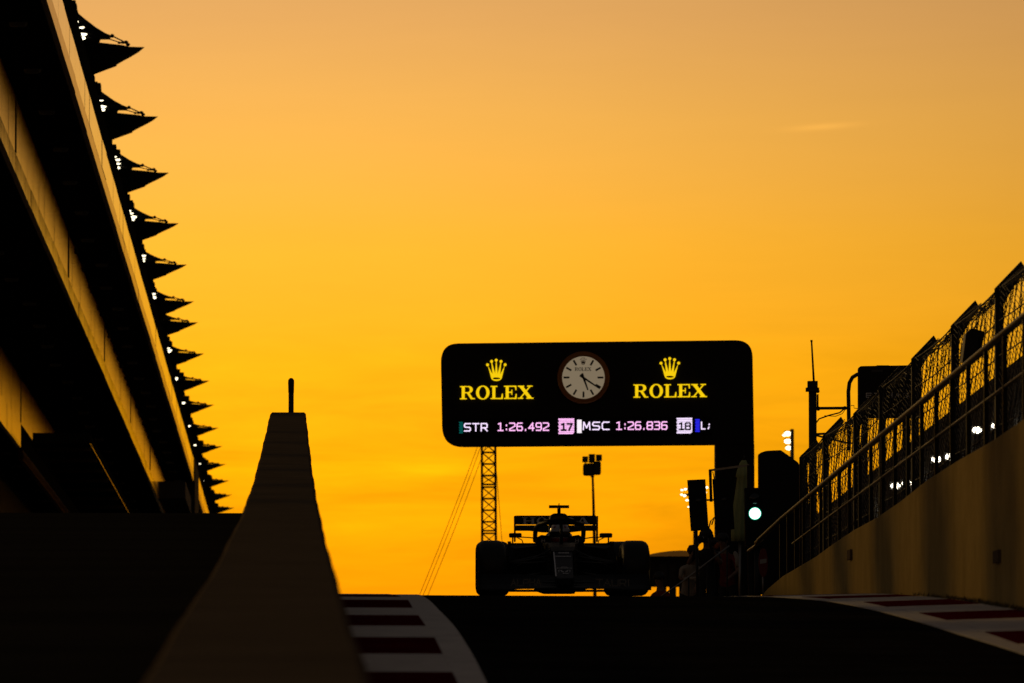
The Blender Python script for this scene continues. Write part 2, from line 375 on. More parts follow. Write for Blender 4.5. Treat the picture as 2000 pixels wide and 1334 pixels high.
# marker post standing at the far end
p0, p1 = P(568.5, 830, 148), P(567, 739, 148)
mp_ = empty('marker_post', (p0.x, 148, left_h(148)), 'thin dark post with a rounded top rising above the end of the concrete wall', 'post')
b = MB(); b.tube([(0, 0, 0), (0.0, 0, p1.z-left_h(148)-0.05)], 0.048, 12); b.obj('pole', M['black_metal'], mp_)
b = MB(); b.lathe([(0.001, 0.06), (0.03, 0.05), (0.052, 0.02), (0.054, -0.03), (0.05, -0.2), (0.049, -0.201)], 14, c=(0, 0, p1.z-left_h(148)-0.05)); b.obj('cap', M['black_metal'], mp_)

# ================================================================== RIGHT RETAINING WALL, RAILING, FENCE
rw = empty('retaining_wall', (wall_x(90), 90, road_h(90)), 'long cream rendered retaining wall rising along the right of the ramp', 'wall')
def rel(p, o): return (p[0]-o.location[0], p[1]-o.location[1], p[2]-o.location[2])
edges = [10, 30, 50, 70, 90, 110, 131, 152]
for i in range(len(edges)-1):
    b = MB(); n = 4; rings = []
    for k in range(n+1):
        z = edges[i]+(edges[i+1]-edges[i])*k/n; x = wall_x(z); hh = WALL_TOP+0.018*sin(z*0.9)+0.01*sin(z*2.3)
        if z > 122: hh -= 0.10*min(1, (z-122)/9)**2
        rings.append([rel(q, rw) for q in ((x, z, road_h(z)-0.3), (x+.3, z, road_h(z)-0.3), (x+.3, z, hh), (x+.02, z, hh), (x, z, hh-.02))])
    b.loft(rings); b.obj('wall_panel', M['render'], rw)
def on_wall(px, py, off=0.0):
    z = 4.90/((px-VX)/F-0.0165); return z, (VY-py)/F*z
for px, y0, y1 in ((1663.5, 1074, 1093), (1953, 1075, 1099)):
    z, h0 = on_wall(px, y1); _, h1 = on_wall(px, y0)
    b = MB(); x = wall_x(z); l = 0.27
    b.hexa([rel(q, rw) for q in ((x-.035, z-l, h0), (x+.01, z-l, h0), (x+.01, z+l, h0), (x-.035, z+l, h0))], [rel(q, rw) for q in ((x-.035, z-l, h1), (x+.01, z-l, h1), (x+.01, z+l, h1), (x-.035, z+l, h1))])
    b.obj('junction_box', M['concrete'], rw)
rail = empty('railing', (wall_x(95)+.1, 95, WALL_TOP), 'grey steel railing with two rails along the top of the cream wall', 'railing')
RX = lambda z: wall_x(z)+0.10
RT, RM = 4.165, 3.69
zr = [40+3*i for i in range(27)]+[122.5]
b = MB(); b.tube([rel((RX(z), z, RT), rail) for z in zr]+[rel(P(1483, 1054, 126.5), rail), rel(P(1477, 1061, 128), rail)], 0.034, 8); b.obj('top_rail', M['railsteel'], rail)
b = MB(); b.tube([rel((RX(z), z, RM), rail) for z in zr if z < 119]+[rel((RX(119), 119, RM), rail)], 0.017, 8); b.obj('mid_rail', M['railsteel'], rail)
b = MB(); q0, q1, q2 = P(1488, 1054, 127), P(1474, 1067, 128.6), P(1461, 1076, 130.5); b.tube([rel(q, rail) for q in (q0, q1, q2)], 0.022, 8); b.obj('end_rail', M['steel'], rail)
zp = []; z = 44.0
while z < 124: zp.append(z); z += 2.55
for z in zp:
    b = MB(); x = RX(z)
    b.box(x-.02-rail.location[0], x+.02-rail.location[0], z-.035-95, z+.035-95, -0.1, RT-WALL_TOP-0.01); b.obj('post', M['railsteel'], rail)
# debris fence standing behind it on the terrace
FO = 0.8
def fx(z): return wall_x(z)+FO
fence = empty('debris_fence', (fx(110), 110, 3.2), 'tall dark debris fence of wire mesh with angled post tops behind the railing', 'fence')
fp = []
for px, py in ((1946, 561), (1860, 634), (1782, 699), (1718, 755), (1668, 807), (1608, 850), (1562, 893)):
    z = (4.90+FO)/((px-VX)/F-0.0165); fp.append((z, (VY-py)/F*z))
fp = [(fp[0][0]-7.6*k, fp[0][1]-0.03*k) for k in (5, 4, 3, 2, 1)] + fp
for z, h in fp:
    b = MB(); x = fx(z); ox, oy, oz = fence.location
    b.box(x-ox, x+.085-ox, z-.06-oy, z+.06-oy, 0, h-oz)
    t = 0.06
    b.prism([(x-ox, h-.10-oz), (x+.085-ox, h-.16-oz), (x+.31-ox, h+.20-oz), (x+.265-ox, h+.275-oz), (x-ox, h-oz)], z-t-oy+.004, z+t-oy-.004)
    b.obj('post', M['black_metal'], fence)
def fence_pt(z, s, hbase, htop):      # s: 0 bottom .. 1 at post top .. 1.3 along the leaning arm
    if s <= 1: return Vector((fx(z)+.04, z, hbase+(htop-hbase)*s))
    k = (s-1)/0.15; return Vector((fx(z)+.04+.24*k, z, htop+.22*k))
rnd = random.Random(3)
for i in range(len(fp)-1):
    (z0, h0), (z1, h1) = fp[i], fp[i+1]
    if z1 < 60: continue
    b = MB(); dz = 0.23; nz_ = int((z1-z0)/dz); ds = 0.027; ns = int(1.15/ds)
    ph = rnd.random()*6
    def fpt(iz, js):
        z = z0+(z1-z0)*iz/nz_; s = js*ds; h = h0+(h1-h0)*iz/nz_
        bag = max(0, s-.72)          # the mesh sags and bunches near the top
        p = fence_pt(z, s, 3.2, h - .10*sin(pi*min(max(iz/nz_, 0), 1)))
        amp = 0.010+0.05*bag
        p += Vector((amp*sin(iz*1.9+js*.7+ph), 0.10*sin(js*.9+iz*.5+ph)*(0.4+2*bag), amp*1.1*sin(iz*.8+ph*2+js*.4)))
        return p - Vector(fence.location)
    def seg(a, c, r=0.0042):
        t = (c-a); u = t.cross(Vector((0, 1, 0)))
        u = u.normalized()*r if u.length > 1e-5 else Vector((r, 0, 0)); v = t.normalized().cross(u)
        b.add([a+u, a-u*.5+v*.87, a-u*.5-v*.87, c+u, c-u*.5+v*.87, c-u*.5-v*.87], [(0, 1, 4, 3), (1, 2, 5, 4), (2, 0, 3, 5)])
    for js in range(ns):
        o_ = 0.5*(js % 2)
        for iz in range(nz_):
            a = fpt(iz+o_, js); c = fpt(iz+o_+.22, js+.5); d = fpt(iz+o_+.5, js+1); e = fpt(iz+o_-.5, js+1)
            seg(a, d); seg(a, e)
    tag(b.raw('mesh_panel', M['wire'], fence), kind='stuff')
    for s in (0.16, 0.33, 0.5, 0.67, 0.84, 1.0):
        b = MB(); b.tube([rel(fence_pt(z0+(z1-z0)*k/6, s, 3.2, h0+(h1-h0)*k/6)-Vector((0, 0, .03*sin(pi*k/6))), fence) for k in range(7)], 0.0075, 5); b.obj('cable', M['wire'], fence)
# dark barrier behind the fence, running on beside the main straight
bw = empty('concrete_barrier', (wall_x(120)+4.2, 120, 3.2), 'dark high barrier standing behind the wire debris fence', 'barrier')
bz = [60, 80, 100, 115, 130, 150, 170, 190, 215]
for i in range(len(bz)-1):
    b = MB(); a, c = bz[i], bz[i+1]-.02; ox, oy, oz = bw.location; hh = 7.0
    b.hexa([(wall_x(a)+4.2-ox, a-oy, 0), (wall_x(a)+4.6-ox, a-oy, 0), (wall_x(c)+4.6-ox, c-oy, 0), (wall_x(c)+4.2-ox, c-oy, 0)],
           [(wall_x(a)+4.2-ox, a-oy, hh-oz), (wall_x(a)+4.6-ox, a-oy, hh-oz), (wall_x(c)+4.6-ox, c-oy, hh-oz), (wall_x(c)+4.2-ox, c-oy, hh-oz)])
    b.obj('barrier_block', M['facade'], bw)
# pairs of lit lamps on the barrier
lamps = [(1908, 840, 'right-hand lit lamp of the nearest pair glowing low behind the fence'), (1946, 832, 'brightest lit lamp low behind the fence beside the picture edge'),
         (1829, 897, 'dimmer lamp of the middle pair glowing behind the fence mesh'), (1855, 892, 'bright lamp of the middle pair just above the cream wall'),
         (1749, 949, 'netted lamp of the third pair glowing behind the fence'), (1771, 944, 'small bright lamp of the third pair above the cream wall'),
         (1681, 993, 'smallest single lamp glowing far down behind the fence')]
lamps[0] = (1908, 840, 'left lamp of the nearest pair glowing through the fence mesh')
for k, (px, py, lab) in enumerate(lamps):
    D = (4.90+3.9)/((px-VX)/F-0.0165)
    c = P(px, py, D); w = 9.5*D/F*(1.0 if k < 6 else .5); hh = 6.5*D/F*(1.0 if k < 6 else 1.2)
    lm_ = M['lamp_bright']; t = empty('wall_lamp', (c.x, c.y, c.z), lab, 'lamp', 'lamps along the barrier behind the fence')
    b = MB(); b.ball((0, 0, 0), 1, 12, 8, (w, 0.06, hh)); b.obj('lens', lm_, t)
    b = MB(); b.box(-w*1.15, w*1.15, 0.07, 0.2, -hh*1.2, hh*1.3); b.box(-.03, .03, .1, .5, -.03, .03); b.obj('housing', M['black_metal'], t)

# ================================================================== LETTERING
def rect(x0, y0, x1, y1): return [(x0, y0), (x1, y0), (x1, y1), (x0, y1)]
def arc(cx, cy, rx, ry, a0, a1, n=14): return [(cx+rx*cos(radians(a0+(a1-a0)*i/n)), cy+ry*sin(radians(a0+(a1-a0)*i/n))) for i in range(n+1)]
def ell(cx, cy, rx, ry, n=28): return arc(cx, cy, rx, ry, 0, 360*(n-1)/n, n-1)
SER = {
 'R': (1.15, [(rect(.13, 0, .36, 1), []), (rect(0, 0, .52, .08), []), (rect(0, .92, .2, 1), []),
       ([(.3, 1), (.66, 1)]+arc(.66, .73, .33, .27, 90, -90)+[(.3, .46)], [[(.37, .925), (.60, .925)]+arc(.60, .73, .155, .195, 90, -90)+[(.37, .535)]]),
       ([(.50, .50), (.72, .50), (.98, .085), (1.15, .085), (1.15, 0), (.84, 0)], [])]),
 'O': (1.05, [(ell(.525, .5, .525, .53), [ell(.525, .5, .285, .45)])]),
 'L': (.95, [(rect(.13, 0, .36, 1), []), (rect(0, .92, .52, 1), []), (rect(0, 0, .9, .08), []), ([(.70, 0), (.95, 0), (.95, .40), (.88, .40), (.80, .07)], [])]),
 'E': (.98, [(rect(.13, 0, .36, 1), []), (rect(0, .92, .95, 1), []), (rect(0, 0, .95, .08), []), ([(.72, 0), (.98, 0), (.98, .38), (.91, .38), (.84, .07)], []),
       ([(.72, 1), (.84, .93), (.89, .66), (.96, .66), (.96, 1)], []), (rect(.3, .46, .6, .55), []), (rect(.57, .31, .64, .70), [])]),
 'X': (1.2, [([(.08, .96), (.40, .96), (1.12, .04), (.80, .04)], []), ([(.12, .04), (.25, .04), (1.02, .96), (.90, .96)], []), (rect(0, .92, .5, 1), []), (rect(.72, .92, 1.14, 1), []), (rect(0, 0, .42, .08), []), (rect(.66, 0, 1.22, .08), [])]),
 'H': (1.35, [(rect(.14, 0, .40, 1), []), (rect(.95, 0, 1.21, 1), []), (rect(.3, .44, 1.0, .56), []), (rect(0, 0, .54, .1), []), (rect(.81, 0, 1.35, .1), []), (rect(0, .9, .54, 1), []), (rect(.81, .9, 1.35, 1), [])]),
 'N': (1.35, [(rect(.14, 0, .26, 1), []), (rect(1.0, 0, 1.14, 1), []), ([(.1, 1), (.42, 1), (1.14, 0), (.88, 0)], []), (rect(0, 0, .42, .1), []), (rect(.86, .9, 1.32, 1), []), (rect(0, .9, .3, 1), [])]),
 'D': (1.25, [(rect(.14, 0, .40, 1), []), (rect(0, 0, .3, .1), []), (rect(0, .9, .3, 1), []), ([(.3, 1), (.7, 1)]+arc(.7, .5, .52, .5, 90, -90)+[(.3, 0)], [[(.41, .9), (.66, .9)]+arc(.66, .5, .27, .4, 90, -90)+[(.41, .1)]])]),
 'A': (1.35, [([(.54, 1), (.80, 1), (1.24, .05), (.94, .05)], []), ([(.54, 1), (.66, 1), (.30, .05), (.16, .05)], []), (rect(.36, .28, .98, .38), []), (rect(0, 0, .48, .1), []), (rect(.80, 0, 1.36, .1), [])]),
}
def put_poly(b, poly, holes, f, y0, th, k):
    b.prism([f(*p) for p in poly], y0-0.0015*k, y0+th, [[f(*p) for p in h] for h in holes])
def serif(b, text, x0, x1, f, y0, th=0.02, gap=.06):
    tot = sum(SER[c][0] for c in text)+gap*(len(text)-1); x = 0; s = (x1-x0)/tot
    for c in text:
        w, pieces = SER[c]
        for k, (poly, holes) in enumerate(pieces):
            put_poly(b, poly, holes, lambda u, v, x=x: f(x0+(x+u)*s, v), y0, th, k)
        x += w+gap
STK = {
 'S': [[(1, 1), (.15, 1), (0, .85), (0, .65), (.15, .52), (.85, .48), (1, .35), (1, .15), (.85, 0), (0, 0)]], 'T': [[(0, 1), (1, 1)], [(.5, 1), (.5, 0)]],
 'R': [[(0, 0), (0, 1), (.85, 1), (1, .85), (1, .55), (.85, .42), (0, .42)], [(.5, .42), (1, 0)]],
 'M': [[(0, 0), (.08, 1), (.5, .25), (.92, 1), (1, 0)]], 'C': [[(1, 1), (.2, 1), (0, .8), (0, .2), (.2, 0), (1, 0)]],
 'L': [[(0, 1), (0, 0), (1, 0)]], '1': [[(.1, .9), (.5, 1), (.5, 0)], [(.05, 0), (.95, 0)]],
 '2': [[(0, 1), (.85, 1), (1, .85), (1, .6), (0, .2), (0, 0), (1, 0)]], '6': [[(.95, 1), (.2, 1), (0, .8), (0, .15), (.15, 0), (.85, 0), (1, .15), (1, .4), (.85, .55), (0, .55)]],
 '4': [[(.75, 0), (.75, 1), (0, .3), (1, .3)]], '9': [[(.05, 0), (.8, 0), (1, .2), (1, .85), (.85, 1), (.15, 1), (0, .85), (0, .6), (.15, .45), (1, .45)]],
 '8': [[(.15, .52), (0, .65), (0, .88), (.15, 1), (.85, 1), (1, .88), (1, .65), (.85, .52), (.15, .52), (0, .38), (0, .12), (.15, 0), (.85, 0), (1, .12), (1, .38), (.85, .52)]],
 '3': [[(0, 1), (.85, 1), (1, .88), (1, .65), (.8, .52), (.3, .52)], [(.8, .52), (1, .38), (1, .12), (.85, 0), (0, 0)]], '7': [[(0, 1), (1, 1), (.35, 0)]],
 ':': [[(.5, .75), (.5, .65)], [(.5, .2), (.5, .1)]], '.': [[(.5, .1), (.5, 0)]], ' ': [], 'a': [[(.6, .05), (.8, .28)], [(.85, .62), (.9, .7)]],
 'E': [[(1, 1), (0, 1), (0, 0), (1, 0)], [(0, .5), (.8, .5)]], 'I': [[(.5, 0), (.5, 1)]], 'H': [[(0, 0), (0, 1)], [(1, 0), (1, 1)], [(0, .5), (1, .5)]],
 'A': [[(0, 0), (.5, 1), (1, 0)], [(.2, .35), (.8, .35)]], 'D': [[(0, 0), (0, 1), (.65, 1), (1, .7), (1, .3), (.65, 0), (0, 0)]],
 'P': [[(0, 0), (0, 1), (.85, 1), (1, .85), (1, .55), (.85, .42), (0, .42)]], 'U': [[(0, 1), (0, .15), (.15, 0), (.85, 0), (1, .15), (1, 1)]], 'O': [[(.2, 0), (0, .2), (0, .8), (.2, 1), (.8, 1), (1, .8), (1, .2), (.8, 0), (.2, 0)]],
}
def strokes(b, text, x0, x1, z0, z1, f, y0, th, sw, gap=.42, narrow=None):
    narrow = narrow or {':': .45, '.': .45, ' ': .8, 'I': .3}
    tot = sum(narrow.get(c, 1) for c in text)+gap*(len(text)-1); s = (x1-x0)/tot; x = 0; k = 0
    for c in text:
        w = narrow.get(c, 1)
        for line in STK[c]:
            for (a, e), (p, q) in zip(line, line[1:]):
                A = (x0+(x+a*w)*s, z0+(z1-z0)*e); B = (x0+(x+p*w)*s, z0+(z1-z0)*q)
                dx, dz = B[0]-A[0], B[1]-A[1]; l = hypot(dx, dz) or 1; dx, dz = dx/l*sw/2, dz/l*sw/2
                poly = [(A[0]-dx-dz, A[1]-dz+dx), (A[0]-dx+dz, A[1]-dz-dx), (B[0]+dx+dz, B[1]+dz-dx), (B[0]+dx-dz, B[1]+dz+dx)]
                put_poly(b, poly, [], f, y0, th, k % 7); k += 1
        x += w+gap

# ================================================================== SIGN GANTRY with clock and timing display
GD = 200.0; gz = PLAT-0.05
pc = P(1436, 1000, GD)
gan = empty('sign_gantry', (pc.x, GD, gz), 'large black gantry with lit yellow crowns, clock and timing display over the road', 'sign')
def gl(px, py):
    p = P(px, py, GD); return (p.x-gan.location[0], p.z-gz)
def rounded(pts, rads, n=8):
    out = []; m = len(pts)
    for i in range(m):
        p = Vector(pts[i]); a = Vector(pts[i-1])-p; c = Vector(pts[(i+1) % m])-p; r = rads[i]
        if r == 0: out.append(tuple(p)); continue
        u, v = a.normalized(), c.normalized(); p0 = p+u*r; p1 = p+v*r
        for k in range(n+1):
            t = k/n; out.append(tuple(p0*(1-t)**2*1.0+p*2*t*(1-t)+p1*t*t))
    return out
brd = rounded([(861.5, 671), (1469.5, 664), (1473, 867), (865, 871.5)], [34, 34, 0, 42])
b = MB(); b.prism([gl(*p) for p in brd], 0, 0.7); b.obj('board', M['black'], gan)
b = MB()
(x0, za), (x1, _) = gl(1398, 869), gl(1473.5, 869); (x2, zb) = gl(1475, 1000)
b.prism([(x0, 0), (x2, 0), (x1, za+.02), (x0, za+.02)], 0.03, 0.66); b.obj('leg', M['black'], gan)
b = MB(); b.box(x0-.03, x0-.002, .0, .1, 0, za); b.obj('leg_highlight', M['steel'], gan)  # bright steel strip added as the sunlit edge of the leg
b = MB(); b.box(x0-.5, x2+.5, -.3, 1.0, -.05, .25); b.obj('footing', M['concrete'], gan)
def tilt(px, py): return gl(px, py)
for dx, dy in ((0, 0), (338.8, -3.2)):
    y_t, y_b = 754.3+dy, 780.0+dy
    b = MB(); serif(b, 'ROLEX', 898.5+dx, 1041.5+dx, lambda u, v: gl(u, y_b+(y_t-y_b)*v-(u-898.5-dx)*0.0085), -0.03, .03, gap=.09); b.obj('lettering', M['yellow'], gan)
    b = MB(); c = lambda u, v: gl(860+u/7.41+dx, 680+v/7.41+dy)
    for k, (u, v) in enumerate(((683, 241), (742, 192), (809, 175), (878, 192), (938, 240))): put_poly(b, ell(u, v, 21, 21, 16), [], c, -0.03, .03, k)
    body = [(687, 250), (757, 382), (738, 205), (747, 205), (793, 372), (805, 185), (813, 185), (830, 372), (873, 205), (882, 205), (866, 382), (934, 250), (890, 430), (880, 452), (850, 470), (812, 476), (774, 470), (746, 452), (735, 430)]
    put_poly(b, body, [ell(812, 438, 56, 15, 20)], c, -0.03, .03, 7); b.obj('crown_emblem', M['yellow'], gan)
# clock
cc = gl(1139.5, 737.5); s = GD/F
ck = MB(); ck.lathe([(0.001, -.035), (41.6*s, -.035), (41.6*s, .0)], 48, 'y', (cc[0], 0, cc[1]), False); clock = ck.obj('clock_dial', M['dial'], gan)
b = MB(); n = 96
for k in range(n):
    a0, a1 = 2*pi*k/n, 2*pi*(k+.62)/n; r0, r1 = 43.8*s, 51*s
    q = [(cc[0]+r*cos(a), cc[1]+r*sin(a)) for r, a in ((r0, a0), (r1, a0), (r1, a1), (r0, a1))]
    b.prism(q, -.07, 0)
b.lathe([(41.8*s, 0), (41.8*s, -.06), (44*s, -.05), (51.2*s, -.03), (51.2*s, 0)], 64, 'y', (cc[0], 0, cc[1])); b.obj('bezel', M['bezel'], clock)
b = MB()
for k in range(1, 12):
    a = pi/2-2*pi*k/12; rr0, rr1, w = 27.5*s, 39*s, 3.6*s/2; d = Vector((cos(a), sin(a))); t = Vector((-d.y, d.x)); c0 = Vector(cc)
    b = MB(); b.prism([tuple(c0+d*rr0+t*w), tuple(c0+d*rr1+t*w), tuple(c0+d*rr1-t*w), tuple(c0+d*rr0-t*w)], -.05, -.03); b.obj('hour_mark', M['hand'], clock)
for nm, px, py, tail, w in (('minute_hand', 1171.5, 759.5, 8.5, 2.9), ('hour_hand', 1148.2, 762, 9, 3.2)):
    c0 = Vector(gl(1139.5, 738)); e = Vector(gl(px, py)); d = (e-c0).normalized(); t = Vector((-d.y, d.x))*w*s/2
    b = MB(); a = c0-d*tail*s; yy = -.065 if nm == 'minute_hand' else -.058
    b.prism([tuple(a+t*1.5), tuple(e+t*.8), tuple(e-t*.8), tuple(a-t*1.5)], yy, yy+.005); b.obj(nm, M['hand'], clock)
b = MB(); serif(b, 'ROLEX', 1122.5, 1155, lambda u, v: gl(u, 724.5-6.8*v), -.05, .015); b.obj('lettering', M['hand'], clock)
b = MB(); c = lambda u, v: gl(1139+(u-811)/23.5, 706+(v-330)/22)
for k, (u, v) in enumerate(((683, 241), (742, 192), (809, 175), (878, 192), (938, 240))): put_poly(b, ell(u, v, 21, 21, 10), [], c, -0.05, .015, k)
put_poly(b, body, [ell(812, 438, 56, 15, 12)], c, -0.05, .015, 7); b.obj('crown_emblem', M['dialmark'], clock)
# timing display
b = MB(); b.prism([gl(893, 818), gl(1390, 814), gl(1390, 851), gl(893, 855)], -.008, .002); scr = b.obj('timing_display', M['screen'], gan)
fl = lambda u, v: gl(u, v-(u-895)*0.0052)
def led(text, x0, x1, y0, y1, m, sw=2.35, gap=.42):
    b = MB(); strokes(b, text, x0+sw/2, x1-sw/2, y1-sw/2, y0+sw/2, fl, -.02, .01, sw, gap); b.obj('lettering', m, scr)
def blk(x0, x1, y0, y1, m, cut=0, rows=False):
    b = MB()
    if rows:
        n = 9
        for k in range(n):
            ya, yb = y0+(y1-y0)*k/n, y0+(y1-y0)*(k+.8)/n; j = 1.2*(k % 2)
            b.prism([fl(x0+j, ya), fl(x1, ya), fl(x1-(cut if k == n-1 else 0), yb), fl(x0+j, yb)], -.014, -.009)
    else: b.prism([fl(x0, y0), fl(x1, y0), fl(x1, y1), fl(x0, y1)], -.014, -.009)
    b.obj('led_block', m, scr)
blk(896.5, 904, 824, 847, M['led_green'], rows=True)
led('STR', 906, 952.5, 826.5, 843, M['led_lilac']); led('1:26.492', 971.5, 1072.5, 826, 842.5, M['led_pink'])
blk(1090.5, 1121.5, 818.5, 849.5, M['led_pink'], 3, True)
b = MB(); strokes(b, '17', 1096.5, 1117, 841.5, 829, fl, -.024, .006, 3.6, .35); b.obj('lettering', M['screen'], scr)
blk(1127, 1136, 821, 847, M['led_white'])
led('MSC', 1138, 1190.5, 825, 841.5, M['led_lilac']); led('1:26.836', 1203, 1303.5, 825, 841.5, M['led_pink'])
blk(1321.5, 1352, 818.5, 849.5, M['led_lilac'], 3, True)
b = MB(); strokes(b, '18', 1326.5, 1348, 841.5, 828.5, fl, -.024, .006, 3.0, .35); b.obj('lettering', M['screen'], scr)
blk(1357.5, 1366.5, 821, 846.5, M['led_blue'], rows=True)
led('La', 1369, 1387, 826, 841.5, M['led_lilac'], 2.3)

# ================================================================== LATTICE MAST, FLOODLIGHTS
MD = 320.0; mc = P(957, 1000, MD); mast = empty('lattice_mast', (mc.x, MD, PLAT-.05), 'tall dark steel lattice mast with guy cables behind the sign gantry', 'mast')
w = 14.0*MD/F; topz = P(957, 800, MD).z-PLAT; lean = 0.0
for sx in (-1, 1):
    for sy in (-1, 1):
        b = MB(); b.tube([(sx*w, sy*w, 0), (sx*w*.93-.06, sy*w*.93, topz)], 0.042, 6); b.obj('leg', M['black_metal'], mast)
k = 0; z = 0.25; panel = 22.6*MD/F
while z+panel < topz:
    f0 = 1-.07*z/topz; sh = -.06*z/topz
    for sy in (-1, 1):
        b = MB(); b.bar((-w*f0+sh, sy*w*f0, z), (w*f0+sh, sy*w*f0, z), .05)
        if k % 4 == 0: b.bar((-w*f0+sh, sy*w*f0, z+.1), (w*f0+sh, sy*w*f0, z+.1), .05)
        za = z+(.12 if k % 4 == 0 else 0)
        b.bar((-w*f0+sh, sy*w*f0, za), (w*f0+sh, sy*w*f0, z+panel), .024); b.bar((w*f0+sh, sy*w*f0+.03, za), (-w*f0+sh, sy*w*f0+.03, z+panel), .024)
        b.obj('brace', M['black_metal'], mast)
    for sx in (-1, 1):
        b = MB(); b.bar((sx*w*f0+sh, -w*f0, z), (sx*w*f0+sh, w*f0, z), .035); b.bar((sx*w*f0+sh, -w*f0, z), (sx*w*f0+sh, w*f0, z+panel), .02); b.obj('brace', M['black_metal'], mast)
    z += panel; k += 1
for (ax, ay), (bx, by), d in (((949, 828), (812, 1180), 3), ((949, 845), (818, 1183), -3), ((953, 860), (825, 1188), 1), ((961, 800), (982, 1075), 8)):
    a, c = P(ax, ay, MD), P(bx, by, MD+d); b = MB()
    pts = [rel(a.lerp(c, t/8)-Vector((0, 0, .12*sin(pi*t/8))), mast) for t in range(9)]; b.tube(pts, 0.011, 5); b.obj('guy_cable', M['wire'], mast)
# floodlight on a pole
FD = 300.0; fc = P(1159, 1000, FD); fl_ = empty('floodlight_pole', (fc.x, FD, PLAT-.05), 'thin pole carrying two round loudspeakers and three small square floodlights', 'floodlight')
def loc_of(root, D): return lambda px, py, d=0.0: Vector(rel(P(px, py, D), root))+Vector((0, d, 0))
q = loc_of(fl_, FD)
b = MB(); b.tube([(0.07, 0, 0), q(1161.5, 1080), q(1158.5, 960), q(1157.5, 930)], [.07, .06, .045, .04], 8); b.obj('pole', M['black_metal'], fl_)
b = MB(); c = q(1157, 931); b.box(c.x-.06, c.x+.06, -.06, .06, c.z-.03, c.z+.1); b.obj('bracket', M['black_metal'], fl_)
for x0, x1, y0, y1, yaw in ((1138.5, 1163, 905, 929.5, .15), (1159, 1173.5, 901, 928, -.9)):
    c = q((x0+x1)/2, (y0+y1)/2); w = (x1-x0)*FD/F/2; h = (y1-y0)*FD/F/2
    rr = [(cos(t)*1, sin(t)*1) for t in [2*pi*k/20 for k in range(20)]]
    sq = [(math.copysign(abs(u)**.35, u), math.copysign(abs(v)**.35, v)) for u, v in rr]
    b = MB(); b.loft([[(c.x+u*w*sx, d, c.z+v*h*sx) for u, v in sq] for d, sx in ((-.18+yaw*.1, .9), (-.14+yaw*.1, 1), (.12+yaw*.1, 1), (.25+yaw*.1, .7))]); b.obj('loudspeaker', M['black_metal'], fl_)
for x0, x1, y0, y1 in ((1137.5, 1148.5, 891.5, 903), (1150, 1162, 887, 904), (1164, 1175.5, 888, 900)):
    a, c = q(x0, y1), q(x1, y0); b = MB(); b.box(a.x, c.x, -.1, .12, a.z, c.z); b.box((a.x+c.x)/2-.02, (a.x+c.x)/2+.02, -.02, .02, a.z-.15, a.z+.05); b.obj('floodlight_head', M['black_metal'], fl_)
def lamp_tower(label, D, pole_x, top, poses, back=1, name='floodlight_tower', r=7.5):
    c = P(pole_x, 1000, D); t = empty(name, (c.x, D, PLAT-.05), label, 'floodlight', 'lit floodlight towers beyond the track'); qq = loc_of(t, D); s = D/F
    b = MB(); b.tube([(0, 0, 0), qq(pole_x, top)], [.12, .075], 8); b.obj('pole', M['black_metal'], t)
    for px, py, k in poses:
        p = qq(px, py); b = MB(); b.box(p.x-r*s*.8*k, p.x+r*s*.9*k, .05, .45, p.z-r*s*.4*k, p.z+r*s*.75*k); b.bar((p.x, .2, p.z), (qq(pole_x, py).x, .0, p.z+.05), .06); hd = b.obj('lamp_head', M['black_metal'], t)
        b = MB(); b.ball((p.x, 0.02, p.z), 1, 12, 6, (r*s*k, .05, r*s*.62*k)); b.obj('lens', M['lamp'], hd)
    return t
lamp_tower('lit floodlight tower with a vertical row of three bright lamps above the covered hut', 340, 1547, 838, [(1539, 847, 1), (1539, 862, 1), (1541, 875, .9), (1532, 850, .5)])
lamp_tower('lit floodlight cluster partly hidden behind the hanging signal panels', 330, 1358, 945, [(1332, 957, .45), (1339, 955.5, .5), (1331, 966, .4), (1337, 968, .55), (1342, 977, .5), (1380, 952, .55), (1377, 962, .5), (1345, 990, .35)], r=6)

# ================================================================== SIGNALS, HUT, UMBRELLA AND POLES BESIDE THE EXIT
TD = 146.0
def panel_on(root, D, pts, d0, d1, name, m):
    b = MB(); b.prism([tuple((lambda p: (p.x, p.z))(Vector(rel(P(px, py, D), root)))) for px, py in pts], d0, d1); return b.obj(name, m, root)
fr = empty('signal_gantry', (P(1440, 1000, TD).x, TD, PLAT-.05), 'thin steel frame carrying two hanging black signal panels beside the road', 'signal frame'); q = loc_of(fr, TD)
b = MB(); b.bar(q(1384.5, 919), q(1463, 908.5), .035, .05); b.obj('top_bar', M['steel'], fr)
b = MB(); b.bar(q(1387, 918), q(1389, 980), .05); b.obj('upright', M['black_metal'], fr)
b = MB(); b.bar(q(1366, 977), q(1424, 975.5), .03); b.obj('cross_bar', M['black_metal'], fr)
b = MB(); b.bar(q(1463, 908.5), (q(1463, 908.5).x+.02, 0, -0.02), .07); b.obj('upright', M['black_metal'], fr)
for pts in ([(1342, 938), (1377, 936.5), (1383.5, 1035.5), (1349, 1037.5)], [(1391, 936), (1428, 934), (1434, 1034), (1397, 1036)]):
    pn = panel_on(fr, TD, pts, -.13, -.03, 'signal_panel', M['black'])
    cx = sum(p[0] for p in pts)/4; cy = sum(p[1] for p in pts)/4
    b = MB(); c = q(cx+1, cy-8.5); b.ball((c.x, -.14, c.z), 1, 10, 6, (.055, .02, .04)); b.obj('signal_lens', M['rim'], pn)
b = MB(); b.tube([q(1360, 1037), (q(1360, 1037).x+.03, 0, 0)], .025, 8); b.obj('upright', M['black_metal'], fr)
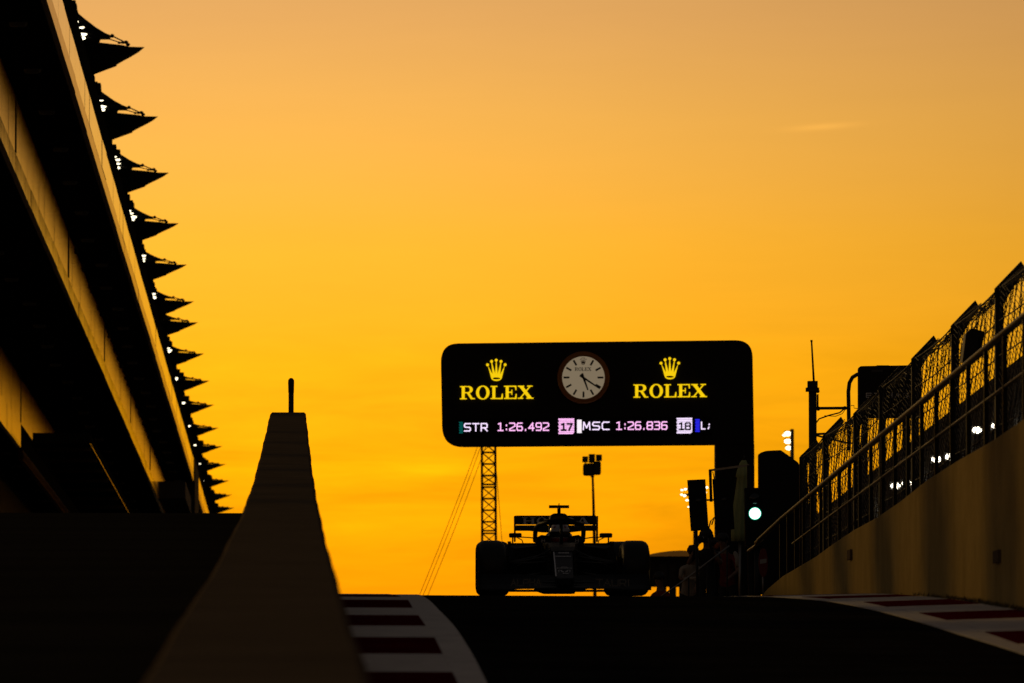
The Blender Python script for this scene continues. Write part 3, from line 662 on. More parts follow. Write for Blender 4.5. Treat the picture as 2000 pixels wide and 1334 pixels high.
b = MB(); b.tube([q(1384, 1033), q(1388, 1018), q(1395, 1010), q(1390, 1025)], .012, 6); b.obj('cable', M['wire'], fr); b = MB(); b.tube([q(1392, 921), q(1394, 930), q(1395, 936)], .008, 6); b.obj('cable', M['wire'], fr)
# traffic light with its green lamp lit
TL = 144.0; tl = empty('traffic_light', (P(1480, 1000, TL).x, TL, PLAT-.05), 'black traffic light box with one lit green lamp', 'traffic light'); q = loc_of(tl, TL)
panel_on(tl, TL, [(1455, 953), (1511, 952), (1512, 1066), (1456, 1067)], 0, .25, 'housing', M['black'])
c = q(1474.5, 1003); s = TL/F
b = MB(); b.lathe([(.001, -.03), (8*s, -.026), (11.2*s, -.012), (11.2*s, 0)], 24, 'y', (c.x, 0, c.z)); b.obj('green_lens', M['green'], tl)
b = MB(); b.lathe([(11.4*s, 0), (11.4*s, -.015), (12.6*s, -.012), (12.6*s, 0)], 24, 'y', (c.x, 0, c.z)); b.obj('lens_ring', M['green_ring'], tl)
c = q(1474.5, 974); b = MB(); b.lathe([(.001, -.02), (11*s, -.01), (11*s, 0)], 20, 'y', (c.x, 0, c.z)); b.obj('unlit_lens', M['visor'], tl)
b = MB(); b.tube([(0, .1, 0), (0, .1, q(1480, 1060).z)], .06, 10); b.obj('pole', M['black_metal'], tl)
# folded umbrella
UD = 148.0; um = empty('folded_umbrella', (P(1450, 1000, UD).x, UD, PLAT-.05), 'pale folded parasol standing in front of the gantry leg', 'umbrella'); q = loc_of(um, UD)
prof = [(899, 4, 1453), (905, 7, 1452), (914, 9.5, 1452), (922, 12, 1452), (931, 13.5, 1452), (933, 11, 1452), (960, 12.5, 1450), (1000, 14.5, 1446.5), (1040, 15.5, 1445), (1057, 15, 1445)]
rings = []
for py, hw, px in prof:
    c = q(px, py); ring = []
    for k in range(32):
        a = 2*pi*k/32; r = hw*UD/F*(1+.13*cos(8*a)); ring.append((c.x+r*cos(a), r*.8*sin(a), c.z))
    rings.append(ring)
b = MB(); b.loft(rings, smooth=True); b.obj('canopy', M['umbrella'], um)
b = MB(); c = q(1445, 1056); b.tube([(c.x, 0, 0), (c.x, 0, c.z+.05)], .022, 8); b.obj('pole', M['steel'], um)
b = MB(); c = q(1453, 899); b.tube([(c.x, 0, c.z-.02), (c.x, 0, c.z+.1)], [.02, .008], 8); b.obj('finial', M['black_metal'], um)
b = MB(); b.lathe([(.001, .12), (.2, .12), (.22, 0), (.001, 0)], 16, c=(q(1445, 1056).x, 0, 0)); b.obj('base', M['concrete'], um)
# covered hut
HD = 158.0; hut = empty('covered_hut', (P(1525, 1000, HD).x, HD, PLAT-.05), 'dark covered hut with a rounded shoulder and sloping roof beside the fence', 'hut'); q = loc_of(hut, HD)
pts = rounded([(1483.5, 1160), (1483, 885), (1496, 880.5), (1525, 879), (1545, 893), (1560, 904), (1562, 1160)], [0, 4, 3, 2.5, 2, 3, 0], 5)
pz = []
for px, py in pts:
    v = q(px, py); pz.append((v.x, max(v.z, 0)))
b = MB(); b.prism(pz, 0, .5); b.obj('cover', M['black'], hut)
a, c = q(1486, 1160), q(1558, 905); b = MB(); b.box(a.x, c.x, -.05, -.005, 0, .12); b.obj('base_board', M['black_metal'], hut)
b = MB(); d = q(1562, 905); b.hexa([(d.x+.003, .1, 0), (d.x+.32, .1, 0), (d.x+.32, .5, 0), (d.x+.003, .5, 0)], [(d.x+.003, .1, d.z), (d.x+.13, .1, d.z+.08), (d.x+.13, .5, d.z+.08), (d.x+.003, .5, d.z)]); b.obj('side_cover', M['banner'], hut)
# camera pole with antenna, side arm and gooseneck
CD = 138.0; cp = empty('camera_pole', (P(1587, 1000, CD).x, CD, 3.2), 'tall dark pole topped by a thin antenna behind the fence', 'pole'); q = loc_of(cp, CD)
a = q(1587, 746); b = MB(); s = CD/F
b.tube([(q(1588, 900).x, 0, 0), (a.x, 0, a.z)], 8*s, 10); b.obj('mast', M['black_metal'], cp)
b = MB(); t0, t1 = q(1577.5, 758), q(1596.5, 744.5); b.box(t0.x, t1.x, -.1, .1, t0.z, t1.z); u0, u1 = q(1574, 765), q(1599.5, 757); b.box(u0.x, u1.x, -.08, .08, u0.z, u1.z-.003); b.ball(q(1597, 764), 4*s, 8, 6); b.obj('top_box', M['black_metal'], cp)
b = MB(); b.tube([q(1589.5, 745), q(1585, 665)], [.018, .013], 8); b.tube([q(1585, 668), q(1584.9, 664)], .018, 8); b.obj('antenna', M['black_metal'], cp)
b = MB(); b.bar(q(1594, 797.5), q(1655, 797), .045); b.bar(q(1597, 770), q(1597, 800), .03); b.ball(q(1598, 798), 4.5*s, 8, 6); b.ball(q(1650, 797), 4*s, 8, 6); b.obj('side_arm', M['black_metal'], cp)
b = MB(); pts = [(1658, 880), (1658, 830), (1657.5, 790), (1657, 765), (1659, 748), (1665, 737), (1674, 731.5), (1684, 730)]
b.tube([q(*p) for p in pts], 4*s, 10); b.obj('gooseneck', M['black_metal'], cp)
b = MB(); b.tube([q(1594, 826), q(1600, 818), (q(1620, 811)), q(1640, 806), q(1652, 796)], .012, 6); b.obj('cable', M['wire'], cp); b = MB(); b.tube([q(1610, 812), q(1632, 813), q(1645, 808), q(1653, 797)], .006, 6); b.obj('cable', M['wire'], cp); b = MB(); b.tube([q(1662, 792), q(1668, 792), q(1668, 797), q(1676, 798)], .006, 6); b.obj('cable', M['wire'], cp)
b = MB(); b.bar(q(1594, 848), q(1612, 847), .035); b.bar(q(1592, 850), q(1658, 866), .03); b.obj('lower_arm', M['black_metal'], cp)
# sponsor board behind the fence
ED = 134.0; eb = empty('sponsor_board', (P(1730, 1000, ED).x, ED, 3.2), 'dark rounded advertising board with faint letters behind the fence', 'sign'); q = loc_of(eb, ED)
pts = rounded([(1677.5, 815), (1677.5, 715), (1800, 713), (1800, 816)], [0, 6, 6, 0], 5)
b = MB(); b.prism([(q(*p).x, q(*p).z) for p in pts], 0, .3); b.obj('board', M['black'], eb)
f2 = lambda u, v: (q(u, v).x, q(u, v).z)
b = MB(); strokes(b, 'ETIHAD', 1692, 1774, 776, 768, f2, -.012, .012, 1.5, .6); b.obj('lettering', M['carwhite'], eb)
b = MB(); v0, v1 = q(1712, 726), q(1735, 713); b.box(q(1711, 0).x, q(1735, 0).x, .02, .2, q(1, 714).z, q(1, 711).z); b.obj('top_lamp', M['black_metal'], eb)
b = MB(); b.prism([(q(*p).x, q(*p).z) for p in ((1702, 722), (1724, 722), (1724, 726.5), (1702, 726.5))], -.01, -.001); b.obj('name_plate', M['banner'], eb)
for px in (1690, 1770): b = MB(); c = q(px, 815); b.tube([(c.x, .15, 0), (c.x, .15, c.z+.02)], .05, 8); b.obj('leg', M['black_metal'], eb)
# loudspeaker hung on the fence
LD = 88.0; ls = empty('fence_loudspeaker', tuple(P(1900, 675, LD)), 'dark box loudspeaker hanging tilted on the wire fence', 'loudspeaker'); q = loc_of(ls, LD)
b = MB(); b.hexa([q(1880, 707, -.05), q(1909, 700, -.05), q(1909, 700, .3), q(1880, 707, .3)], [q(1890, 650, -.05), q(1896, 641.5, -.05), q(1921, 648, .3), q(1898, 642, .3)])
b = MB(); b.prism([(q(*p).x, q(*p).z) for p in ((1879, 707), (1886, 652), (1897, 641), (1923, 648.5), (1914, 696), (1909, 700))], -.05, .3); b.obj('cabinet', M['black_metal'], ls)
b = MB(); b.prism([(q(*p).x, q(*p).z) for p in ((1910, 662), (1919, 657), (1915, 683), (1908, 686))], -.056, -.051); b.obj('grille', M['black'], ls)
b = MB(); b.tube([q(1900, 660, .2), q(1905, 640, .2), q(1915, 625, .2)], .01, 6); b.obj('hanger', M['wire'], ls)
# low arched building on the skyline
AD = 290.0; ab = empty('low_building', (P(1330, 1100, AD).x, AD, PLAT-.05), 'distant low dark building with a shallow arched roof right of the car', 'building'); q = loc_of(ab, AD)
top = [(1262, 1085), (1275, 1081.5), (1290, 1078.8), (1310, 1076.5), (1330, 1075.5), (1355, 1077), (1375, 1079.5), (1400, 1084)]
b = MB(); b.prism([(q(*p).x, q(*p).z) for p in top]+[(q(1400, 1087).x, q(1400, 1087).z), (q(1262, 1087).x, q(1262, 1087).z)], -.3, 3.0); b.obj('roof', M['clad_dark'], ab)
b = MB(); x0, x1 = q(1264, 1087).x, q(1398, 1087).x; b.box(x0, x1, 0, 2.5, q(1, 1142).z, q(1, 1087).z-.003); b.obj('wall', M['facade'], ab)
for k in range(1, 7): x = x0+(x1-x0)*(k+.6)/7; b = MB(); b.box(x-.12, x+.12, -.04, -.002, .0, q(1, 1090).z-.2); b.obj('pilaster', M['black_metal'], ab)
# narrow red sign by the railing end
SD = 131.0; sg = empty('road_sign', (P(1490, 1100, SD).x, SD, road_h(SD)), 'red oval warning sign turned almost edge-on by the railing end', 'sign'); q = loc_of(sg, SD)
b = MB(); c = q(1490.5, 1099); s = SD/F; b.prism([(c.x+9*s*math.copysign(abs(cos(t))**.8, cos(t)), c.z+28*s*sin(t)) for t in [2*pi*k/24 for k in range(24)]], -.02, .0); b.obj('face', M['signred'], sg)
b = MB(); b.prism([(q(*p).x, q(*p).z) for p in ((1484, 1093), (1497, 1091), (1497, 1099.5), (1484, 1101.5))], -.024, -.0205); b.obj('print_bar', M['signwhite'], sg)
b = MB(); b.tube([(c.x, .03, 0), (c.x, .03, c.z)], .018, 8); b.obj('pole', M['steel'], sg)
# stair handrail by the marshals
hr = empty('stair_handrail', (P(1400, 1100, 147).x, 147, PLAT-.05), 'thin sloping handrail in front of the waiting people', 'handrail'); q = loc_of(hr, 147)
b = MB(); b.tube([q(1290, 1166), q(1333, 1136), q(1381, 1099.5), q(1425, 1066)], .016, 8); b.obj('top_rail', M['steel'], hr)
for px, py in ((1310, 1152), (1345, 1127), (1381, 1099.5), (1420, 1070)): b = MB(); c = q(px, py); b.tube([(c.x, 0, 0), tuple(c)], .014, 6); b.obj('post', M['black_metal'], hr)
# dark plank fence behind the marshals
bf = empty('screen_fence', (P(1440, 1100, 153).x, 153, PLAT-.05), 'low dark screen fence behind the waiting people at the gantry foot', 'fence'); q = loc_of(bf, 153)
for k in range(14):
    x0, x1 = q(1372+8*k, 1100).x, q(1379.4+8*k, 1100).x; b = MB(); b.box(x0, x1, 0, .03, 0, q(1, 1098-(k > 4)*22).z); b.obj('board', M['black'], bf)
b = MB(); b.box(q(1370, 1).x, q(1486, 1).x, .031, .08, .3, .42); b.obj('cross_rail', M['black_metal'], bf)

# ================================================================== PIT BUILDING
B0, B1 = 172.0, 610.0
pb = empty('pit_building', (-8.0, B0, left_h(140)-.02), 'long multi-storey pit building with golden balcony bands and a row of pointed roof sails', 'building')
OX, OY, OZ = pb.location
UX, MX, LX, GX = -5.02, -6.39, -9.2, -10.4
ends = {}
def band_panels(x, hlo, hhi, step, m, name, z0=B0, z1=B1, th=.12, gap=.05):
    base = MB(); base.box(-th, 0, gap/2, step-gap/2, 0, hhi-hlo); me = base.mesh(name); me.materials.append(m)
    n = int((z1-z0)/step)
    for k in range(n):
        o = bpy.data.objects.new(name, me); COL.objects.link(o); o.parent = pb; o.location = (x-OX+random.uniform(-.006, .006), z0+k*step-OY, hlo-OZ)
        o.rotation_euler = (0, 0, random.uniform(-.0012, .0012))
# upper band: bronze rim below, panels above; middle band: panels above, polished strip below; lower band: two tiers
band_panels(UX, 16.36, 16.72, 11.5, M['clad_rim'], 'edge_strip'); band_panels(UX, 16.73, 17.46, 4.6, M['clad'], 'cladding_panel')
band_panels(MX, 14.98, 16.30, 4.6, M['clad_dark'], 'cladding_panel'); band_panels(MX+.02, 14.52, 14.97, 11.5, M['clad_strip'], 'edge_strip')
band_panels(LX, 12.95, 14.49, 4.6, M['clad_dark'], 'cladding_panel', z1=338); band_panels(LX+.02, 12.10, 12.93, 4.6, M['clad_dark'], 'cladding_panel', z1=288)
for x, hlo, hhi, step in ((MX, 14.98, 16.30, 46), (LX, 12.95, 14.49, 46)):
    for k in range(int((B1-B0)/step)):
        z = B0+23+k*step
        if x == LX and z > 330: continue
        b = MB(); b.box(x-OX-.02, x-OX+.035, z-.12-OY, z+.12-OY, hlo-OZ, hhi-OZ+.02); b.obj('expansion_joint', M['black'], pb)
def slab_(name, x0, x1, h0, h1, m, z0=B0, z1=B1): b = MB(); b.box(x0-OX, x1-OX, z0-OY, z1-OY, h0-OZ, h1-OZ); return b.obj(name, m, pb)
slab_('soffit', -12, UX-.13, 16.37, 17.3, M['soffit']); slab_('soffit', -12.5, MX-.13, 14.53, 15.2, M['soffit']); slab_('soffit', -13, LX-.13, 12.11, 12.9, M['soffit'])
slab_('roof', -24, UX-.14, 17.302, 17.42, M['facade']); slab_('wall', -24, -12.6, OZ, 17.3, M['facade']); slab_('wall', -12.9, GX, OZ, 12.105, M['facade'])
slab_('window_band', -12.55, -12.0, 12.95, 14.5, M['visor']); slab_('window_band', -12.4, -11.9, 15.25, 16.35, M['visor'])
slab_('roof_edge', -5.45, -5.25, 17.43, 19.05, M['soffit']); slab_('attic', -20, -6.18, 17.43, 22.0, M['soffit'], B0, 690)
# round downlights in the soffits
dl = MB(); dl.lathe([(.001, -.09), (.17, -.08), (.2, 0)], 12); dme = dl.mesh('downlight'); dme.materials.append(M['lens'])
for (x, h) in ((-5.85, 16.37), (-7.7, 14.53), (-9.75, 12.11)):
    for k in range(26):
        o = bpy.data.objects.new('downlight', dme); COL.objects.link(o); o.parent = pb; o.location = (x-OX+random.uniform(-.1, .1), 155+k*11.3-OY, h-OZ)
# entrance canopy over the far garages
b = MB(); cx0, cx1, ch = -8.6, -6.72, 12.0
b.box(cx0-OX, cx1-OX, 281-OY, 450-OY, ch-OZ, ch+.35-OZ); can = b.obj('garage_canopy', M['soffit'], pb)
b = MB(); b.box(cx1-OX+.001, cx1-OX+.010, 281-OY, 450-OY, ch+.004-OZ, ch+.016-OZ); b.obj('edge_trim', M['clad_strip'], can)
for k in range(18): b = MB(); z = 284+9*k; b.box(cx0+.05-OX, cx1-.06-OX, z-OY, z+.8-OY, ch-.12-OZ, ch-.003-OZ); b.obj('rib', M['concrete'], can)
slab_('sign_band', LX-.1, LX+.06, 11.75, 12.08, M['signred'], 288, 450)
# end block closing the upper storeys
b = MB(); b.box(-6.5-OX, UX+.06-OX, 428-OY, 446-OY, 12.0-OZ, 17.5-OZ); b.obj('end_block', M['facade'], pb)
b = MB(); b.box(-6.42-OX, UX-.12-OX, 405-OY, 427-OY, 14.7-OZ, 15.5-OZ); b.obj('service_box', M['banner'], pb)
# roof sails: one shaped from the photo's nearest, then repeated down the roof edge
def SP(px, py, H): # point at pixel on height H
    D = F*H/(VY-py); return P(px, py, D)
tip0 = SP(282, 92, 22.375)
def sp(px, py, t): # t: 0 near base .. 1 tip .. 2 far base
    H = 22.0+.375*(t if t <= 1 else 2-t); return SP(px, py, H)
up_c = [sp(x, y, t) for x, y, t in ((133, -4, 0), (142, 13, .12), (152, 25, .22), (165, 36, .35), (187, 53, .5), (205, 64, .62), (219, 70, .72))]
in_c = [sp(x, y, t) for x, y, t in ((213, 77, .72), (196, 77, .7), (193, 84, .72), (216, 86, .78), (240, 88, .86), (253, 91, .9))]
tip = tip0
lo_c = [sp(x, y, t) for x, y, t in ((270, 102, 1.1), (255, 111, 1.2), (240, 119, 1.32), (228, 126, 1.42), (227, 129, 1.44), (205, 137, 1.7), (176, 148, 2.0))]
back = [sp(x, y, t) for x, y, t in ((169, 130, 1.8), (160, 105, 1.4), (151, 78, .9), (143, 45, .5), (136, 18, .2))]
org = Vector((-6.1, tip0.y, 21.8))
def relp(p): return Vector(p)-org
TH = Vector((0, 0, .06))
def extrude_ring(b, ring, th):
    n = len(ring); cen = sum(ring, Vector())/n
    tri = tessellate_polygon([[Vector((p.x, p.z*1.0+p.y*0.08, 0)) for p in ring]])
    vs = [p for p in ring]+[p+th for p in ring]; fs = [tuple(t) for t in tri]+[tuple(i+n for i in reversed(t)) for t in tri]
    fs += [(i, (i+1) % n, (i+1) % n+n, i+n) for i in range(n)]
    b.add(vs, fs)
ring = [relp(p) for p in up_c+in_c[:3]] + [relp(p) for p in in_c[3:]] + [relp(tip)] + [relp(p) for p in lo_c] + [relp(p) for p in back]
b = MB(); extrude_ring(b, ring, Vector((0, .3, .02)))
sail = b.obj('roof_sail', M['fabric'], pb); sail.location = rel(org, pb)
bl = MB(); c = relp(sp(219, 70, .72)); bl.ball(c, .06, 10, 6); bl.tube([c, relp(sp(236, 78.5, .8)), relp(sp(250, 86, .9))], .022, 6); bl.tube([relp(sp(206, 74, .7)), relp(sp(225, 80, .8)), relp(sp(240, 85, .88))], .018, 6); bl.obj('tie_rod', M['black_metal'], sail)
bx = MB(); 
for (px, py, r) in ((240, 83, .045), (246, 82.5, .055), (250, 87, .05), (233, 83.5, .04)): bx.ball(relp(sp(px, py, .88)), r, 8, 6, (1.3, 2, 1))
tag(bx.obj('tip_joint', M['black_metal'], sail), kind='stuff')
for (px, py, r, t) in ((147, 45.5, 1.25, .4), (160, 56, 1.0, .55), (164, 69.5, 1.2, .6), (162, 77.5, 1.05, .62)):
    c = relp(sp(px, py, t)); m_ = MB(); m_.ball((0, 0, 0), 1, 10, 6, (.085*r, .06, .045*r)); lo = m_.obj('lamp', M['lamp'], sail); lo.location = c+Vector((0, -.5, 0))
cl_ = MB(); rr = random.Random(5)
for k in range(16):
    px, py = 134+k*2.6+rr.uniform(-3, 2), 30+k*6.2; c = relp(sp(px, py, .5)); s1 = rr.uniform(.04, .095)
    cl_.box(c.x-s1*1.3, c.x+s1, c.y-.3, c.y+.2, c.z-s1, c.z+s1)
for px, py, w_, h_ in ((153, 115, 8, 6), (139, 68, 6, 8), (150, 75, 7, 7)):
    c = relp(sp(px, py, .7)); cl_.box(c.x-w_*.0075, c.x+w_*.0075, c.y-.2, c.y+.2, c.z-h_*.0075, c.z+h_*.0075)
tag(cl_.obj('lamp_bracket', M['black_metal'], sail), kind='stuff')
tips = [92, 228, 338, 437, 518, 590, 631, 692, 745, 792, 837, 873, 908, 940, 968, 993]
dz = [22.375*F/(VY-y)-22.375*F/(VY-92) for y in tips]
extra = [-25.5, -51]
rr = random.Random(11)
for d in extra+dz[1:]+[dz[-1]+32, dz[-1]+64]:
    if B0+0 < tip0.y+d:
        c = copy_tree(sail, pb); c.location = sail.location+Vector((0, d, 0))
        for ch in c.children:
            if ch.name.startswith('lamp') and 'bracket' not in ch.name: ch.location = Vector(ch.location)+Vector((rr.uniform(-.05, .04), rr.uniform(-.4, .4), rr.uniform(-.03, .03)))
frames = [0.0]+dz[1:]
for k, d in enumerate(frames):
    rr = random.Random(40+k); y0 = sail.location.y+d; b = MB(); g = .22+.09*min(k, 4) if k < 6 else min(1.15, .75+.05*(k-6))
    for j in range(26):
        dd = -17+j*1.0; near = max(0, 1-abs(dd+13)/6)
        w_ = g*(rr.uniform(.1, .42)+.40*near); h_ = rr.uniform(.06, .34); x0_ = 0.0
        if -14.5 < dd < -2.0:
            continue
        b.box(-6.13+x0_-OX, -6.1+x0_*.9+w_-OX, y0+dd, y0+dd+rr.uniform(.5, 1.1), 21.98-h_*.5-OZ, 22.02+h_*.5-OZ)
    tag(b.obj('support_frame', M['soffit'], pb), kind='stuff')
# fittings clinging to the balcony edge of the middle band and the roof edge
rr = random.Random(21)
for k in range(46):
    z = 250+k*6.5+rr.uniform(-3, 3); w_, h_ = rr.uniform(.06, .15), rr.uniform(.05, .22)
    b = MB(); b.box(MX-OX-.05, MX-OX+.02+w_*.3, z-OY, z+w_*4-OY, 16.28-h_*.6-OZ, 16.33-OZ+.02); b.ball((MX-OX+.02, z-OY, 16.27-h_*.5-OZ), w_*.8, 6, 4); b.obj('balcony_fitting', M['black_metal'], pb)

# unseen panels on poles, added and raised to throw stripe shadows on the cream wall
places = ['nearest', 'second', 'third', 'fourth', 'fifth', 'sixth']
for k in range(6):
    z = 83.3+10*k
    t = empty('shadow_caster', (-8.0, z, left_h(z)), 'added shadow-casting panel on poles left of the exit road, %s of the row from the camera' % places[k], 'banner', 'added shadow casters left of the pit exit')
    g0 = left_h(z); b = MB(); b.box(-1.7, 1.7, 0, .25, wall_h(z-11.3)+3.7-g0, 9.9-g0); b.obj('shadow_panel', M['banner'], t)
    for sx in (-1.2, 1.2): b = MB(); b.tube([(sx, .35, .1), (sx, .35, 9.7-g0)], .08, 8); b.obj('pole', M['black_metal'], t)
    b = MB(); b.box(-1.8, 1.8, -.3, .55, 0, .2); b.obj('base', M['concrete'], t)

# ================================================================== RACING CAR
CDZ = 99.5; cs = CDZ/F
slope = math.atan(GA-2*GB*CDZ)
car = empty('racing_car', (P(1099, 1100, CDZ).x, CDZ, road_h(CDZ)-.004*P(1099, 1100, CDZ).x), 'dark navy open-wheel racing car with halo and rear wing coming over the crest', 'racing car', rot=(slope, 0, -0.011))
def loft_rect(b, secs):   # (y, half width bottom, half width top, z0, z1)
    b.loft([[(-wb, y, z0), (wb, y, z0), (wb*.5+wt_*.5, y, z0*.4+z1*.6), (wt_, y, z1), (-wt_, y, z1), (-wb*.5-wt_*.5, y, z0*.4+z1*.6)] for y, wb, wt_, z0, z1 in secs])
b = MB(); loft_rect(b, [(-1.25, .085, .09, .13, .20), (-1.2, .1, .1, .11, .215), (-.6, .11, .105, .17, .365), (0, .125, .112, .22, .515)]); nose = b.obj('nose', M['navy'], car)
b = MB(); loft_rect(b, [(.002, .15, .13, .22, .525), (.25, .17, .15, .18, .575), (.7, .2, .16, .14, .615), (1.3, .3, .22, .08, .63), (2.1, .3, .24, .06, .66)]); mono = b.obj('monocoque', M['carbon'], car)
def nz_map(x, h):        # a point of the sloping nose top seen from the front
    t = (h-.215)/(.515-.215); return Vector((x, -1.2+1.2*t-.004, h+.006))
def nose_prism(b, poly):
    n = len(poly); vs = [nz_map(*p) for p in poly]; tri = tessellate_polygon([[Vector((p[0], p[1], 0)) for p in poly]]); b.add(vs, [tuple(t) for t in tri])
b = MB()
for sx in (-1, 1):        # winged emblem
    nose_prism(b, [(sx*x, h) for x, h in ((.010, .268), (.030, .268), (.046, .292), (.036, .292), (.022, .277), (.010, .277))])
    nose_prism(b, [(sx*x, h) for x, h in ((.048, .292), (.066, .292), (.072, .282), (.066, .270), (.052, .266), (.052, .270), (.063, .274), (.067, .282), (.062, .287), (.048, .287))])
b.obj('emblem', M['silver'], nose)
b = MB(); rr = random.Random(2)
for h, x0, x1, hh in ((.247, -.02, .05, .012), (.312, -.085, .085, .008), (.325, -.03, .03, .006), (.448, -.09, .085, .014), (.488, -.05, .075, .02)):
    x = x0
    while x < x1-.004:
        w_ = rr.uniform(.006, .014); nose_prism(b, [(x, h), (x+w_, h), (x+w_, h+hh*rr.uniform(.7, 1)), (x, h+hh*.8)]); x += w_+rr.uniform(.003, .006)
b.obj('nose_print', M['silver'], nose)
b = MB(); nose_prism(b, [(-.108, .22), (-.094, .22), (-.099, .505), (-.111, .505)]); b.obj('edge_highlight', M['carwhite'], nose)  # sun highlight along the left nose edge, put in as white paint
# front wing
def plane(b, xs, secs, t):     # xs list; secs(x)->(yl,zl,yt,zt)
    rings = []
    for x in xs:
        yl, zl, yt, zt = secs(x); rings.append([(x, yl, zl), (x, yt, zt), (x, yt-.01, zt+t), (x, yl+.02, zl+t)])
    b.loft(rings)
fwg = None
for sgn in (-1, 1):
    for k, (y0, h0, h1) in enumerate(((-1.35, .075, .115), (-1.2, .105, .155), (-1.1, .14, .195), (-1.02, .165, .235))):
        b = MB(); xs = [sgn*(.09+.89*i/6) for i in range(7)]
        plane(b, xs, lambda x: (y0, h0+.02*max(0, .5-abs(x)) - .012*(abs(x) > .6), y0+.16, h1-.05*max(0, .4-abs(x))), .014); o = b.obj('wing_element', M['carbon'], car)
    b = MB(); b.box(sgn*.985-.007, sgn*.985+.007, -1.36, -.85, .065, .30); b.obj('wing_endplate', M['carbon'], car)
    b = MB(); b.box(sgn*.085-.01, sgn*.085+.01, -1.28, -1.05, .10, .2); b.obj('wing_pylon', M['carbon'], car)
    b = MB(); txt = 'ALPHA' if sgn < 0 else 'TAURI'
    xa, xb = (-.62, -.28) if sgn < 0 else (.36, .74)
    strokes(b, txt, xa, xb, .12, .19, lambda u, v: (u, v-.02*(abs(u)-.3)), -1.36, .004, .013, .3); b.obj('wing_lettering', M['dimgrey'], car)
b = MB(); b.box(-.14, .14, -1.33, -1.18, .07, .095); b.obj('wing_element', M['carbon'], car)
# wheels
def wheel(x, y, d, w, steer, front):
    r = d/2; rimr = .17
    e = MB(); e.lathe([(rimr, -w/2+.03), (rimr, w/2-.03)], 32, 'x'); 
    sx = 1 if x > 0 else -1
    e.lathe([(.02, sx*(w/2-.04)), (.10, sx*(w/2-.02)), (rimr-.01, sx*(w/2-.035)), (rimr, sx*(w/2-.03))], 32, 'x')
    e.lathe([(.001, -sx*.02), (rimr-.005, -sx*.02)], 24, 'x')
    for k in range(8):
        a = 2*pi*k/8; e.bar((sx*(w/2-.03), .03*cos(a), .03*sin(a)), (sx*(w/2-.03), .16*cos(a), .16*sin(a)), .03)
    wh = e.obj('wheel', M['rim'], car); wh.location = (x, y, r); wh.rotation_euler = (0, 0, steer)
    t = MB(); k = .055
    prof = [(rimr, -w/2+.02), (rimr+.05, -w/2+.004), (r-.09, -w/2), (r-.045, -w/2+.010), (r-.015, -w/2+.035), (r, -w/2+.075), (r+.002, 0), (r, w/2-.075), (r-.015, w/2-.035), (r-.045, w/2-.010), (r-.09, w/2), (rimr+.05, w/2-.004), (rimr, w/2-.02)]
    t.lathe(prof, 48, 'x'); t.obj('tyre', M['rubber'], wh)
    t = MB(); t.lathe([(r-.135, sx*(w/2+.0015)), (r-.118, sx*(w/2+.0015))], 48, 'x'); t.obj('tyre_stripe', M['redstripe'], wh)
for sx in (-1, 1):
    wheel(sx*.835, 0, .645, .33, .075, True); wheel(sx*.775, 3.6, .66, .41, 0, False)
# suspension
for sx in (-1, 1):
    for a, c, rr_ in (((.13, .05, .47), (.72, .0, .36), .011), ((.13, .35, .5), (.72, .05, .37), .011), ((.14, -.05, .28), (.72, .0, .2), .011), ((.14, .4, .26), (.72, .02, .2), .011), ((.14, .1, .54), (.70, .0, .26), .010), ((.12, -.1, .40), (.70, -.1, .37), .009)):
        b = MB(); b.tube([(sx*a[0], a[1], a[2]), (sx*c[0], c[1], c[2])], rr_, 6); b.obj('suspension_arm', M['rim'], car)
    b = MB(); b.box(sx*.68-.05, sx*.68+.05, -.17, .17, .16, .46); b.obj('brake_duct', M['carbon'], car)
    for k, (x0, x1, y0, h1) in enumerate(((.30, .31, .75, .40), (.38, .39, .85, .46), (.46, .47, .95, .48), (.54, .55, 1.05, .45), (.62, .63, 1.15, .42), (.68, .69, 1.2, .4))):
        b = MB(); b.box(sx*x0-.008, sx*x0+.008, y0, y0+.45, .08, h1); b.obj('bargeboard', M['carbon'], car)
    b = MB(); rings = []
    for y, xi, xo, z0, z1 in ((1.35, .28, .60, .12, .56), (1.5, .26, .68, .10, .60), (2.2, .24, .66, .09, .58), (3.0, .16, .42, .09, .42), (3.7, .1, .2, .1, .30)):
        rings.append([(sx*xi, y, z0), (sx*xo, y, z0), (sx*(xo+.01), y, z0*.4+z1*.6), (sx*(xo-.06), y, z1), (sx*xi, y, z1+.03)])
    b.loft(rings); b.obj('sidepod', M['navy'], car)
    b = MB(); b.box(sx*.37-.0-.22, sx*.37+.22, 1.20, 1.34, .60, .625); b.obj('sidepod_fin', M['carbon'], car)
    # mirror with its two stalks
    b = MB(); X = sx*.535; b.loft([[(X+u*.075*s_, y, .715+v*.028*s_) for u, v in ((-1, -.6), (-.85, -1), (.85, -1), (1, -.6), (1, .7), (.8, 1), (-.8, 1), (-1, .7))] for y, s_ in ((1.12, .75), (1.16, 1), (1.24, 1))]); mi = b.obj('mirror', M['carbon'], car)
    b = MB(); b.tube([(sx*.26, 1.35, .675), (sx*.36, 1.28, .69), (X-sx*.06, 1.2, .695)], .007, 6); b.obj('mirror_stalk', M['carbon'], mi)
    b = MB(); b.tube([(X+sx*.03, 1.2, .69), (X+sx*.032, 1.25, .60)], .009, 6); b.tube([(X-sx*.02, 1.2, .69), (X-sx*.08, 1.28, .66), (X-sx*.1, 1.3, .60)], .006, 6); b.obj('mirror_stalk', M['carbon'], mi)
    b = MB(); b.box(sx*.605-.02, sx*.605+.02, 1.15, 1.3, .59, .645); b.obj('winglet', M['carbon'], car)
b = MB(); b.box(-.7, .7, 1.15, 3.4, .05, .075); b.obj('floor', M['carbon'], car)
